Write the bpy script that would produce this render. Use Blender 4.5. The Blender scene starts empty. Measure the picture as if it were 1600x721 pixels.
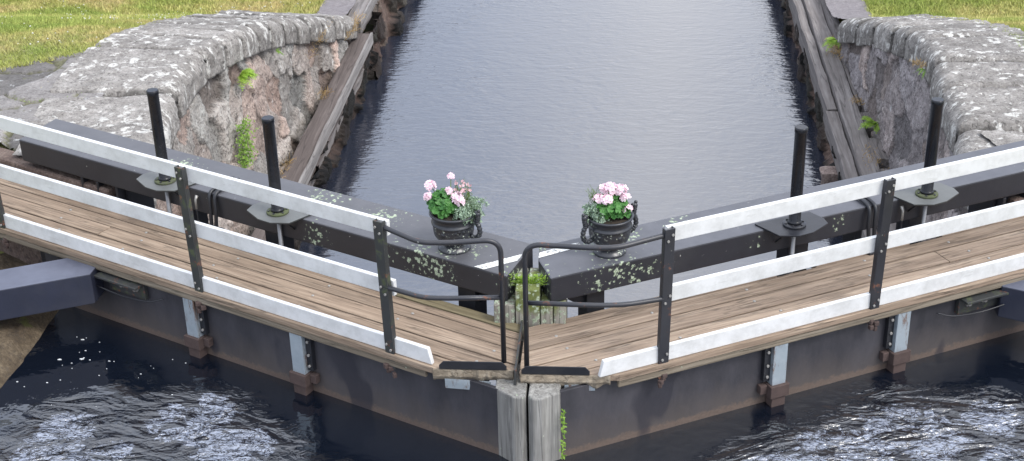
import bpy, math, random
import numpy as np
from mathutils import Vector, Matrix, noise
random.seed(7); np.random.seed(7)
R = math.radians
SC = bpy.context.scene
COL = SC.collection
TH = 0.47868598                      # angle of each gate leaf to the cross line of the lock
ZN, ZF = -0.60, -2.30                # level of the near water and of the far water
CT = 0.12                            # top of the coping stones beside the gates
def surf(y):
    """the banks fall towards the lower canal: height of coping and lawn at distance y"""
    T = ((6.15, .12), (6.8, .05), (7.6, -.13), (8.2, -.28), (9.3, -.63), (10.1, -.90), (10.8, -1.12), (11.6, -1.36), (12.2, -1.42), (400, -1.42))
    if y <= T[0][0]: return T[0][1]
    for (a, za), (b, zb_) in zip(T, T[1:]):
        if y <= b: return za + (zb_ - za) * (y - a) / (b - a)

# ------------------------------------------------------------------ node helpers
def newmat(name):
    m = bpy.data.materials.new(name); m.use_nodes = True
    nt = m.node_tree; b = nt.nodes['Principled BSDF']
    return m, nt, b
def N(nt, t, **kw):
    n = nt.nodes.new(t)
    for k, v in kw.items():
        if k in n.inputs.keys() and not hasattr(n, k): n.inputs[k].default_value = v
        else: setattr(n, k, v)
    return n
def LK(nt, a, b): nt.links.new(a, b)
def coord(nt, scale=(1, 1, 1), rot=(0, 0, 0), kind='Object'):
    tc = nt.nodes.new('ShaderNodeTexCoord'); mp = nt.nodes.new('ShaderNodeMapping')
    mp.inputs['Scale'].default_value = scale; mp.inputs['Rotation'].default_value = rot
    LK(nt, tc.outputs[kind], mp.inputs['Vector']); return mp.outputs['Vector']
def noi(nt, vec, scale, detail=5, rough=.6, dist=0):
    n = nt.nodes.new('ShaderNodeTexNoise'); n.inputs['Scale'].default_value = scale
    n.inputs['Detail'].default_value = detail; n.inputs['Roughness'].default_value = rough
    n.inputs['Distortion'].default_value = dist
    LK(nt, vec, n.inputs['Vector']); return n.outputs['Fac']
def vor(nt, vec, scale, feature='F1', out='Distance'):
    n = nt.nodes.new('ShaderNodeTexVoronoi'); n.feature = feature; n.inputs['Scale'].default_value = scale
    LK(nt, vec, n.inputs['Vector']); return n.outputs[out]
def ramp(nt, fac, stops, interp='LINEAR'):
    r = nt.nodes.new('ShaderNodeValToRGB'); r.color_ramp.interpolation = interp
    el = r.color_ramp.elements
    while len(el) < len(stops): el.new(.5)
    for e, (p, c) in zip(el, stops):
        e.position = p; e.color = (c, c, c, 1) if isinstance(c, (int, float)) else (*c, 1)
    LK(nt, fac, r.inputs['Fac']); return r.outputs['Color']
def mix(nt, fac, a, b, mode='MIX'):
    m = nt.nodes.new('ShaderNodeMix'); m.data_type = 'RGBA'; m.blend_type = mode; m.clamp_result = False
    for i, v in ((0, fac), (6, a), (7, b)):
        if hasattr(v, 'is_linked') or hasattr(v, 'links'): LK(nt, v, m.inputs[i])
        elif isinstance(v, (int, float)) and i == 0: m.inputs[0].default_value = v
        else: m.inputs[i].default_value = (*v, 1) if not isinstance(v, (int, float)) else (v, v, v, 1)
    return m.outputs[2]
def mth(nt, op, a, b=None, clamp=False):
    m = nt.nodes.new('ShaderNodeMath'); m.operation = op; m.use_clamp = clamp
    for i, v in ((0, a), (1, b)):
        if v is None: continue
        if isinstance(v, (int, float)): m.inputs[i].default_value = v
        else: LK(nt, v, m.inputs[i])
    return m.outputs[0]
def bump(nt, b, h, strength=.5, dist=.01, prev=None):
    n = nt.nodes.new('ShaderNodeBump'); n.inputs['Strength'].default_value = strength; n.inputs['Distance'].default_value = dist
    LK(nt, h, n.inputs['Height'])
    if prev is not None: LK(nt, prev, n.inputs['Normal'])
    LK(nt, n.outputs[0], b.inputs['Normal']); return n.outputs[0]
def blobmask(nt, centers):
    """soft mask that is 1 near any of the given object-space spots (x, y, z, radius)"""
    tc = nt.nodes.new('ShaderNodeTexCoord'); out = None
    for (x, y, z, r) in centers:
        d = nt.nodes.new('ShaderNodeVectorMath'); d.operation = 'DISTANCE'
        LK(nt, tc.outputs['Object'], d.inputs[0]); d.inputs[1].default_value = (x, y, z)
        v = mth(nt, 'SUBTRACT', 1.0, mth(nt, 'DIVIDE', d.outputs['Value'], r), True)
        out = v if out is None else mth(nt, 'MAXIMUM', out, v)
    return out
def sepz(nt, kind='Object', axis='Z'):
    tc = nt.nodes.new('ShaderNodeTexCoord'); s = nt.nodes.new('ShaderNodeSeparateXYZ')
    LK(nt, tc.outputs[kind], s.inputs[0]); return s.outputs[axis]

# ------------------------------------------------------------------ materials
def lichen_over(nt, col, vec, centers, amount=.5, dens=.55, base=.0):
    """pale grey-green lichen rosettes clustered around the given spots"""
    v = noi(nt, vec, 30, 5, .68); v2 = vor(nt, vec, 27)
    pat = mth(nt, 'SUBTRACT', v, mth(nt, 'MULTIPLY', v2, .30))
    if centers:
        msk = mth(nt, 'POWER', blobmask(nt, centers), .5)
        pat = mth(nt, 'ADD', pat, mth(nt, 'MULTIPLY', msk, amount))
        thr = dens + amount * .45
    else: thr = dens
    pat = mth(nt, 'ADD', pat, base)
    m = ramp(nt, pat, [(thr - .015, 0.), (thr + .02, 1.)])
    lc = ramp(nt, noi(nt, vec, 90, 3), [(.3, (.13, .17, .10)), (.5, (.30, .36, .25)), (.7, (.50, .54, .44))])
    return mix(nt, m, col, lc), m
def paint_black(name, col=(.020, .021, .026), rough=.38, spots=(), spec=.5, rust=0., fleck=0., moss=0., top=None):
    m, nt, b = newmat(name); v = coord(nt)
    c = mix(nt, noi(nt, v, 6, 6), tuple(x * .75 for x in col), tuple(x * 1.5 for x in col))
    dust = ramp(nt, noi(nt, v, 2.3, 7, .7), [(.42, 0.), (.75, 1.)])
    c = mix(nt, mth(nt, 'MULTIPLY', dust, .30), c, (.055, .053, .052))
    r = mix(nt, dust, rough, rough + .18)
    if top:      # a second, paler colour mixed in on the upward faces
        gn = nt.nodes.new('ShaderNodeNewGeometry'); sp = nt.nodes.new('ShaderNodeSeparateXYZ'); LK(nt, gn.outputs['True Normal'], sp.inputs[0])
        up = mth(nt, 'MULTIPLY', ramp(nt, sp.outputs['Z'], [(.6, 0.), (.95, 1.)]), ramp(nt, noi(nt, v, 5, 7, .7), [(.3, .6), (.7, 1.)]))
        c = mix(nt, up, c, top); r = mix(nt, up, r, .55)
    if rust:
        rm = ramp(nt, noi(nt, v, 9, 8, .75), [(1 - rust - .02, 0.), (1 - rust + .03, 1.)])
        c = mix(nt, rm, c, mix(nt, noi(nt, v, 60, 3), (.10, .035, .02), (.22, .10, .06))); r = mix(nt, rm, r, .85)
    if moss:
        mm = ramp(nt, noi(nt, v, 12, 7, .7), [(1 - moss - .03, 0.), (1 - moss + .06, 1.)])
        c = mix(nt, mth(nt, 'MULTIPLY', mm, .8), c, (.07, .085, .035)); r = mix(nt, mm, r, .9)
    if fleck:
        f = ramp(nt, mth(nt, 'SUBTRACT', noi(nt, v, 30, 5, .7), mth(nt, 'MULTIPLY', vor(nt, v, 24), .25)), [(fleck, 0.), (fleck + .02, 1.)])
        c = mix(nt, f, c, (.50, .51, .47)); r = mix(nt, f, r, .9)
    if spots:
        c, lm = lichen_over(nt, c, v, spots, .33, .56); r = mix(nt, lm, r, .95)
    LK(nt, c, b.inputs['Base Color']); LK(nt, r, b.inputs['Roughness'])
    b.inputs['Specular IOR Level'].default_value = spec
    bump(nt, b, noi(nt, v, 35, 6, .7), .25, .004)
    return m
def wood(name, c1, c2, c3, axis='X', grain=60, rough=.8, moss=(), lichen=None, crack=.6, wet=0.):
    m, nt, b = newmat(name)
    sc = {'X': (.045, 1, 1), 'Y': (1, .045, 1), 'Z': (1, 1, .045)}[axis]
    gi = nt.nodes.new('ShaderNodeNewGeometry')
    tc = nt.nodes.new('ShaderNodeTexCoord'); off = nt.nodes.new('ShaderNodeVectorMath'); off.operation = 'MULTIPLY_ADD'
    cmb = nt.nodes.new('ShaderNodeCombineXYZ')
    for i in range(3): LK(nt, gi.outputs['Random Per Island'], cmb.inputs[i])
    LK(nt, cmb.outputs[0], off.inputs[0]); off.inputs[1].default_value = (7, 13, 5); LK(nt, tc.outputs['Object'], off.inputs[2])
    mp = nt.nodes.new('ShaderNodeMapping'); mp.inputs['Scale'].default_value = sc; LK(nt, off.outputs[0], mp.inputs['Vector'])
    v = mp.outputs['Vector']; vo = off.outputs[0]
    g = noi(nt, v, grain, 8, .65, .6); g2 = noi(nt, v, grain * .25, 5, .6, 1.4)
    w = mth(nt, 'ADD', mth(nt, 'MULTIPLY', g, .55), mth(nt, 'MULTIPLY', g2, .45))
    c = ramp(nt, w, [(.30, c1), (.5, c2), (.68, c3)])
    rnd = mth(nt, 'ADD', mth(nt, 'MULTIPLY', gi.outputs['Random Per Island'], .4), .8)
    hs = nt.nodes.new('ShaderNodeHueSaturation'); LK(nt, c, hs.inputs['Color']); LK(nt, rnd, hs.inputs['Value']); c = hs.outputs[0]
    big = ramp(nt, noi(nt, vo, 2.2, 6, .7), [(.35, 0.), (.7, 1.)])
    c = mix(nt, mth(nt, 'MULTIPLY', big, .4), c, tuple(x * .62 for x in c2))
    cr = ramp(nt, noi(nt, v, grain * .42, 3, .5, .5), [(.470, 0.), (.496, 1.), (.504, 1.), (.530, 0.)])
    crm = mth(nt, 'MULTIPLY', cr, ramp(nt, noi(nt, vo, 5, 3), [(.30, .35), (.75, 1.)]))
    c = mix(nt, mth(nt, 'MULTIPLY', crm, crack), c, tuple(x * .22 for x in c1))
    if moss:
        mm = mth(nt, 'ADD', blobmask(nt, moss), mth(nt, 'MULTIPLY', noi(nt, vo, 14, 6, .7), .9))
        mm = ramp(nt, mm, [(.62, 0.), (.85, 1.)])
        c = mix(nt, mth(nt, 'MULTIPLY', mm, .85), c, mix(nt, noi(nt, vo, 60, 3), (.05, .065, .01), (.16, .20, .03)))
    if lichen is not None: c, lm = lichen_over(nt, c, vo, [], .4, lichen)
    LK(nt, c, b.inputs['Base Color']); b.inputs['Roughness'].default_value = rough
    h = mth(nt, 'SUBTRACT', w, mth(nt, 'MULTIPLY', crm, .8))
    bump(nt, b, h, .6, .006)
    return m
def stone_mat(name, cols, tint=True, lichen=.52, lichencol=(.52, .52, .50), dark=.25, moss=None, bumpd=.02, scale=1.):
    m, nt, b = newmat(name); v = coord(nt)
    n1 = noi(nt, v, 5 * scale, 9, .72); n2 = noi(nt, v, 45 * scale, 6, .7)
    c = ramp(nt, mth(nt, 'ADD', mth(nt, 'MULTIPLY', n1, .6), mth(nt, 'MULTIPLY', n2, .4)), [(.32, cols[0]), (.5, cols[1]), (.66, cols[2])])
    if tint:
        at = nt.nodes.new('ShaderNodeAttribute'); at.attribute_name = 'tint'
        c = mix(nt, 1.0, c, at.outputs['Color'], 'MULTIPLY')
    d = ramp(nt, mth(nt, 'ADD', mth(nt, 'MULTIPLY', noi(nt, v, 14 * scale, 9, .8), .5), mth(nt, 'MULTIPLY', noi(nt, coord(nt, (1, 1, .5)), 48 * scale, 6, .75), .5)), [(.51, 0.), (.57, 1.)])
    c = mix(nt, mth(nt, 'MULTIPLY', d, dark), c, (.035, .03, .028))
    if lichen:
        vl = coord(nt, (1, 1, .35))
        l = mth(nt, 'SUBTRACT', noi(nt, vl, 11 * scale, 7, .72), mth(nt, 'MULTIPLY', vor(nt, v, 9 * scale), .14))
        l = mth(nt, 'ADD', l, mth(nt, 'MULTIPLY', mth(nt, 'SUBTRACT', noi(nt, v, 1.9, 4, .6), .5), .30))
        l = ramp(nt, l, [(lichen - .02, 0.), (lichen + .05, 1.)])
        c = mix(nt, mth(nt, 'MULTIPLY', l, .9), c, mix(nt, noi(nt, v, 70, 3), tuple(x * .75 for x in lichencol), lichencol))
    if moss:
        mm = ramp(nt, noi(nt, v, 3.1, 6, .6), [(moss, 0.), (moss + .06, 1.)])
        c = mix(nt, mth(nt, 'MULTIPLY', mm, .7), c, (.10, .11, .03))
    LK(nt, c, b.inputs['Base Color']); b.inputs['Roughness'].default_value = .9
    b.inputs['Specular IOR Level'].default_value = .3
    hh = mth(nt, 'ADD', mth(nt, 'MULTIPLY', noi(nt, v, 22, 10, .75), .7), mth(nt, 'MULTIPLY', vor(nt, v, 30), .3))
    bump(nt, b, hh, .9, bumpd)
    return m
def plain(name, col, rough=.5, var=.15, nscale=20, metal=0., spec=.5, trans=0.):
    m, nt, b = newmat(name); v = coord(nt)
    LK(nt, mix(nt, noi(nt, v, nscale, 6, .7), tuple(x * (1 - var) for x in col), tuple(x * (1 + var) for x in col)), b.inputs['Base Color'])
    b.inputs['Roughness'].default_value = rough; b.inputs['Metallic'].default_value = metal; b.inputs['Specular IOR Level'].default_value = spec
    bump(nt, b, noi(nt, v, nscale * 2, 5), .15, .003)
    return m
STRAW = [(-5.3, 6.9, .1, .8), (-4.9, 8.2, -.4, .7), (-6.3, 6.2, .1, .7), (-4.6, 11.6, -1.4, .9), (-7.5, 7.2, .1, .8)]
def grass_color(nt, v):
    big = noi(nt, v, .55, 5, .6, .4)
    c = ramp(nt, big, [(.34, (.19, .24, .06)), (.48, (.27, .29, .08)), (.57, (.38, .34, .13)), (.68, (.46, .35, .19))])
    st = mth(nt, 'MULTIPLY', mth(nt, 'POWER', blobmask(nt, STRAW), .6), ramp(nt, noi(nt, v, 2.2, 6, .7), [(.36, .2), (.6, 1.)]))
    c = mix(nt, mth(nt, 'MULTIPLY', st, .85), c, (.50, .36, .20))
    return mix(nt, mth(nt, 'MULTIPLY', ramp(nt, noi(nt, v, 7, 5, .7), [(.4, 0.), (.65, 1.)]), .5), c, (.14, .21, .035))
def leafmat(name, c1, c2, rough=.55, sc=25):
    m, nt, b = newmat(name); v = coord(nt)
    gi = nt.nodes.new('ShaderNodeNewGeometry')
    f = mth(nt, 'ADD', mth(nt, 'MULTIPLY', gi.outputs['Random Per Island'], .7), mth(nt, 'MULTIPLY', noi(nt, v, sc), .3))
    LK(nt, mix(nt, f, c1, c2), b.inputs['Base Color']); b.inputs['Roughness'].default_value = rough
    b.inputs['Specular IOR Level'].default_value = .3
    tr = nt.nodes.new('ShaderNodeBsdfTranslucent'); LK(nt, mix(nt, f, c1, c2), tr.inputs['Color'])
    ms = nt.nodes.new('ShaderNodeMixShader'); ms.inputs[0].default_value = .3
    LK(nt, b.outputs[0], ms.inputs[1]); LK(nt, tr.outputs[0], ms.inputs[2])
    LK(nt, ms.outputs[0], nt.nodes['Material Output'].inputs['Surface'])
    return m

M = {}
# lichen spots are given in the leaf's own space (x = distance along the leaf, y = depth, z from water level)
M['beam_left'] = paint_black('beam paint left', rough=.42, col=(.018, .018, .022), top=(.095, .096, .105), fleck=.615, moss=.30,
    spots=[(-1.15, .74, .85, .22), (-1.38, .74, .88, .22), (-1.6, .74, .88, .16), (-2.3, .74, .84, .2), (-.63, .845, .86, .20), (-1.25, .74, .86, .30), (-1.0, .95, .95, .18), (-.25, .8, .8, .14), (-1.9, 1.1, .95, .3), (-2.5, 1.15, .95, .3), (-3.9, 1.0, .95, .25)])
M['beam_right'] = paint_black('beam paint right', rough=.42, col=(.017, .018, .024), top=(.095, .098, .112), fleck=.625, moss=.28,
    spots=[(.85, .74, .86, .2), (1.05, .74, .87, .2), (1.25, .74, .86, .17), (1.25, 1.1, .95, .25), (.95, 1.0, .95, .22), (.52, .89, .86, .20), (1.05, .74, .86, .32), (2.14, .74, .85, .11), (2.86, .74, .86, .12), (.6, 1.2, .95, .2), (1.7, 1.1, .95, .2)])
M['black'] = paint_black('black steel paint', col=(.014, .015, .019), rough=.33, spec=.4)
M['pole'] = paint_black('glossy black tube', col=(.006, .007, .010), rough=.18, spec=.35)
M['black_worn'] = paint_black('worn black rail paint', col=(.018, .019, .024), rough=.36, rust=.385, fleck=.60)
M['black_mossy'] = paint_black('mossy black steel', col=(.03, .032, .032), rough=.5, moss=.42, rust=.41)
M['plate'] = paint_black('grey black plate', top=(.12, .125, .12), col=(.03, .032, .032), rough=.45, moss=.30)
M['flange'] = paint_black('mossy flange', col=(.05, .055, .03), rough=.7, moss=.55)
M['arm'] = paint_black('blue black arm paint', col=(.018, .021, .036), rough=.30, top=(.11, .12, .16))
M['white'] = None
m, nt, b = newmat('white rail paint'); v = coord(nt)
c = mix(nt, ramp(nt, noi(nt, v, 5, 7, .75), [(.42, 0.), (.72, .65)]), (.63, .635, .63), (.38, .38, .365))
sv = coord(nt, (8, 8, 60))
c = mix(nt, ramp(nt, noi(nt, sv, .6, 5, .7), [(.60, 0.), (.68, .5)]), c, (.42, .42, .40))
LK(nt, c, b.inputs['Base Color']); b.inputs['Roughness'].default_value = .42; bump(nt, b, noi(nt, v, 40), .1, .003); M['white'] = m
M['deck_left'] = wood('deck boards left', (.11, .075, .05), (.23, .170, .120), (.37, .29, .215), 'X', 50, .8, crack=.7)
M['deck_right'] = wood('deck boards right', (.11, .077, .052), (.24, .178, .128), (.38, .30, .225), 'X', 50, .8, crack=.7)
M['edge_wood'] = wood('mossy deck edge board', (.10, .08, .042), (.17, .14, .078), (.26, .215, .13), 'X', 45, .85)
M['old_wood'] = wood('old edge wood', (.09, .07, .05), (.20, .165, .12), (.36, .31, .24), 'X', 40, .9, lichen=.60)
M['mitre_wood'] = wood('weathered mitre post', (.085, .08, .07), (.21, .205, .19), (.36, .355, .33), 'Z', 42, .9, lichen=.56)
M['mitre_top'] = wood('mossy mitre block', (.10, .095, .075), (.23, .215, .18), (.38, .365, .31), 'Z', 42, .9, lichen=.41, moss=[(.46, .85, .84, .26), (-.46, .85, .84, .26), (.50, .90, .70, .14), (-.50, .90, .70, .14)])
M['timber'] = wood('weathered fender timber', (.070, .060, .056), (.155, .138, .13), (.27, .25, .24), 'Y', 22, .92)
M['timber_dark'] = wood('brown fender timber', (.050, .037, .033), (.10, .080, .072), (.18, .15, .138), 'Y', 22, .92)
M['timber_edge'] = wood('bleached timber edge', (.11, .10, .095), (.21, .195, .185), (.34, .33, .32), 'Y', 30, .9)
M['galv'] = None
m, nt, b = newmat('galvanised steel'); v = coord(nt)
c = mix(nt, noi(nt, v, 9, 6, .7), (.22, .27, .31), (.42, .47, .50))
c = mix(nt, ramp(nt, noi(nt, coord(nt, (1, 1, .25)), 11, 8, .8), [(.53, 0.), (.62, .9)]), c, (.16, .085, .05))
LK(nt, c, b.inputs['Base Color']); b.inputs['Metallic'].default_value = .35; b.inputs['Roughness'].default_value = .45; M['galv'] = m
M['rust'] = plain('rusty steel', (.062, .041, .036), .9, .6, 14)
M['rod'] = plain('steel rod', (.30, .30, .30), .4, .3, 20, .6)
M['bolt'] = plain('bolt zinc', (.34, .33, .31), .5, .25, 30, .5)
M['cable'] = plain('black rubber', (.015, .016, .02), .4)
M['whitepl'] = plain('white plastic', (.75, .76, .78), .4)
m, nt, b = newmat('skin plate paint'); v = coord(nt)
c = mix(nt, ramp(nt, noi(nt, coord(nt, (1, 1, .35)), 2.2, 8, .72), [(.35, 0.), (.65, 1.)]), (.020, .020, .025), (.054, .052, .060))
zz = sepz(nt)
st = mth(nt, 'ADD', mth(nt, 'MULTIPLY', mth(nt, 'SUBTRACT', .34, zz), 2.6), mth(nt, 'MULTIPLY', mth(nt, 'SUBTRACT', noi(nt, coord(nt, (1, 1, .4)), 4, 8, .75), .5), 1.1))
c = mix(nt, ramp(nt, st, [(.15, 0.), (.9, .85)]), c, (.080, .067, .060))
st2 = mth(nt, 'ADD', mth(nt, 'MULTIPLY', mth(nt, 'SUBTRACT', .075, zz), 16), mth(nt, 'MULTIPLY', mth(nt, 'SUBTRACT', noi(nt, v, 26, 6, .75), .5), 2.2))
c = mix(nt, ramp(nt, st2, [(.2, 0.), (.6, .9)]), c, mix(nt, noi(nt, v, 60, 4), (.06, .042, .034), (.16, .12, .095)))
dk = ramp(nt, noi(nt, coord(nt, (1, 1, .5)), 1.7, 3, .5), [(.60, 0.), (.63, .7)])
c = mix(nt, dk, c, (.016, .016, .024))
LK(nt, c, b.inputs['Base Color']); b.inputs['Roughness'].default_value = .5
bump(nt, b, mth(nt, 'ADD', noi(nt, v, 3, 3), mth(nt, 'MULTIPLY', noi(nt, v, 40, 5), .08)), .3, .03); M['skin'] = m
M['coping'] = stone_mat('lichened coping granite', ((.13, .12, .11), (.25, .238, .222), (.43, .415, .39)), True, .50, (.63, .62, .58), .65, bumpd=.03)
M['rubble'] = stone_mat('pink grey granite wall', ((.21, .17, .15), (.38, .32, .285), (.56, .50, .455)), True, .575, (.55, .53, .50), .75, bumpd=.035)
M['rubble_shaded'] = stone_mat('shaded grey granite wall', ((.17, .145, .14), (.34, .295, .285), (.52, .47, .45)), True, .60, (.46, .45, .44), .7, bumpd=.035)  # same granite as the left wall, with the right side's shade in its colour
M['revet'] = stone_mat('wet canal stones', ((.07, .05, .045), (.17, .13, .115), (.30, .25, .22)), True, .66, (.45, .42, .38), .5, bumpd=.03)
M['paving'] = stone_mat('paving stone', ((.12, .11, .105), (.21, .20, .195), (.30, .285, .275)), True, .565, (.50, .51, .50), .5, moss=.66, bumpd=.02)
M['lockstone'] = stone_mat('damp lock wall stone', ((.03, .022, .016), (.085, .066, .046), (.17, .138, .10)), True, .66, (.32, .28, .22), .5, moss=.64)
M['gravel'] = stone_mat('gravel path', ((.10, .09, .092), (.17, .155, .158), (.25, .23, .23)), False, 0, dark=.2, bumpd=.02, scale=3)
m, nt, b = newmat('grass ground'); v = coord(nt)
LK(nt, mix(nt, .35, grass_color(nt, v), (.16, .13, .06)), b.inputs['Base Color']); b.inputs['Roughness'].default_value = .95
bump(nt, b, noi(nt, v, 60, 6), .8, .03); M['ground'] = m
m, nt, b = newmat('grass blades'); v = coord(nt); gi = nt.nodes.new('ShaderNodeNewGeometry')
c = grass_color(nt, v); hs = nt.nodes.new('ShaderNodeHueSaturation'); LK(nt, c, hs.inputs['Color'])
LK(nt, mth(nt, 'ADD', mth(nt, 'MULTIPLY', gi.outputs['Random Per Island'], .9), .75), hs.inputs['Value'])
LK(nt, hs.outputs[0], b.inputs['Base Color']); b.inputs['Roughness'].default_value = .7; b.inputs['Specular IOR Level'].default_value = .2; M['grass'] = m
M['clover'] = plain('clover white', (.50, .50, .44), .8)
M['fern'] = leafmat('bright fern', (.16, .30, .03), (.38, .55, .07))
M['wallplant'] = leafmat('wall plant leaves', (.10, .22, .03), (.28, .42, .07))
M['drygrass'] = leafmat('dry grass', (.30, .19, .07), (.55, .40, .20))
M['geran'] = leafmat('geranium leaves', (.035, .13, .03), (.10, .27, .06), .45)
M['silver'] = leafmat('silver trailing leaves', (.22, .32, .22), (.42, .52, .40), .6)
M['sprig'] = leafmat('fine sprigs', (.10, .18, .05), (.22, .30, .10), .6)
M['petal'] = leafmat('pale pink petals', (.84, .60, .68), (.92, .82, .86), .6)
M['bud'] = leafmat('dusky buds', (.45, .24, .26), (.72, .52, .55), .6)
M['soil'] = plain('potting soil', (.03, .022, .015), .95, .4, 60)
m, nt, b = newmat('urn cast iron'); v = coord(nt)
c = mix(nt, noi(nt, v, 12, 6), (.016, .018, .022), (.038, .040, .046))
zz = sepz(nt)
band = mth(nt, 'MULTIPLY', ramp(nt, zz, [(.05, 1.), (.06, .2), (.075, .2), (.09, 1.), (.20, 1.), (.215, 0.)]), 1.)
fl = mth(nt, 'SUBTRACT', noi(nt, v, 55, 5, .7), mth(nt, 'MULTIPLY', vor(nt, v, 50), .2))
fl = mth(nt, 'ADD', fl, mth(nt, 'MULTIPLY', noi(nt, v, 7, 2), .35))
flm = mth(nt, 'MULTIPLY', ramp(nt, fl, [(.70, 0.), (.73, 1.)]), band)
c = mix(nt, flm, c, mix(nt, noi(nt, v, 80, 2), (.30, .36, .26), (.58, .60, .52)))
LK(nt, c, b.inputs['Base Color']); LK(nt, mix(nt, flm, .30, .9), b.inputs['Roughness'])
orn = mth(nt, 'MULTIPLY', ramp(nt, vor(nt, v, 22), [(.1, 1.), (.45, 0.)]), ramp(nt, zz, [(.10, 0.), (.12, 1.), (.195, 1.), (.21, 0.)]))
bump(nt, b, orn, .9, .012); M['urn'] = m

def water_mat(name, body, far):
    m, nt, b = newmat(name)
    b.inputs['Base Color'].default_value = (*body, 1); b.inputs['Roughness'].default_value = .03
    b.inputs['IOR'].default_value = 2.5 if far else 2.0
    if far:
        v1 = coord(nt, (1, 2.6, 1), (0, 0, R(4))); v2 = coord(nt, (1, 2.4, 1), (0, 0, R(-16))); v3 = coord(nt, (1, 1.6, 1), (0, 0, R(28)))
        w1 = noi(nt, v1, 2.6, 3, .5, .8); w2 = noi(nt, v2, 6.5, 3, .55, .6); w3 = noi(nt, v3, 4.0, 3, .5, .6); w4 = noi(nt, v2, 16, 2, .5, .3)
        amp = ramp(nt, noi(nt, coord(nt, (1, .6, 1)), .45, 3, .5, .6), [(.35, .45), (.65, 1.25)])
        h = mth(nt, 'ADD', mth(nt, 'ADD', mth(nt, 'MULTIPLY', w1, .55), mth(nt, 'MULTIPLY', w2, .30)), mth(nt, 'ADD', mth(nt, 'MULTIPLY', w3, .20), mth(nt, 'MULTIPLY', w4, .05)))
        h = mth(nt, 'MULTIPLY', mth(nt, 'SUBTRACT', h, .55), amp)
        bump(nt, b, h, .34, .05)
    else:
        v = coord(nt)
        calm = noi(nt, v, 5, 3, .5, .3)
        w = noi(nt, coord(nt, (1, 1.5, 1)), 2.4, 2, .5, 1.8); w2 = noi(nt, coord(nt, (1, 1.6, 1)), 8, 3, .55, 2.4)
        # turbulence where the sluices let the water in
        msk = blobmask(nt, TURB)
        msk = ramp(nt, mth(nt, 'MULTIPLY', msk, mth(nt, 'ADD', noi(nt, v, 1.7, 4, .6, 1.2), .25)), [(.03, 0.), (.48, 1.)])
        turb = mth(nt, 'SUBTRACT', mth(nt, 'ADD', w, mth(nt, 'MULTIPLY', w2, .22)), .61)
        h = mth(nt, 'ADD', mth(nt, 'MULTIPLY', calm, .03), mth(nt, 'MULTIPLY', turb, mth(nt, 'ADD', mth(nt, 'MULTIPLY', msk, .50), .010)))
        bump(nt, b, h, 1.0, .20)
        # pale sky reflections painted into the water colour, broken by dark threads
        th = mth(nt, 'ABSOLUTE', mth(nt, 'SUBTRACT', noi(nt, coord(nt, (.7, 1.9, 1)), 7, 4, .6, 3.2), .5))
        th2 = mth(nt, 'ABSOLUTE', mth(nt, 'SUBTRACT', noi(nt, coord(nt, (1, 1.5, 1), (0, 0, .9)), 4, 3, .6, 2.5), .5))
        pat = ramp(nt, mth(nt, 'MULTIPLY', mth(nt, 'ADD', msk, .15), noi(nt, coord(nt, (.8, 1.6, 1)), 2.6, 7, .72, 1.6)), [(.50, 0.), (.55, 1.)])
        sky_glint = mth(nt, 'MULTIPLY', pat, mth(nt, 'MULTIPLY', ramp(nt, th, [(.022, 0.), (.045, 1.)]), ramp(nt, th2, [(.012, 0.), (.03, 1.)])))
        LK(nt, mix(nt, mth(nt, 'MULTIPLY', sky_glint, .9), body, (.24, .27, .34)), b.inputs['Base Color'])
    return m
TURB = [(-2.4, .45, 0, .62), (-2.05, .10, 0, .6), (-3.25, .35, 0, .45), (-3.3, -.05, 0, .6), (-2.9, .0, 0, .4), (2.6, .55, 0, .75), (2.1, .25, 0, .7), (1.6, .0, 0, .6), (3.15, .75, 0, .45), (3.2, .2, 0, .5), (-1.2, -.9, 0, .8), (0, -4, 0, 3), (3, -3.5, 0, 2.5), (-3, -3.5, 0, 2)]
M['water_far'] = water_mat('canal water', (.018, .022, .034), True)
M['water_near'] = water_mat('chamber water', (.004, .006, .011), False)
M['foam'] = plain('foam fleck', (.60, .62, .62), .6)

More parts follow.
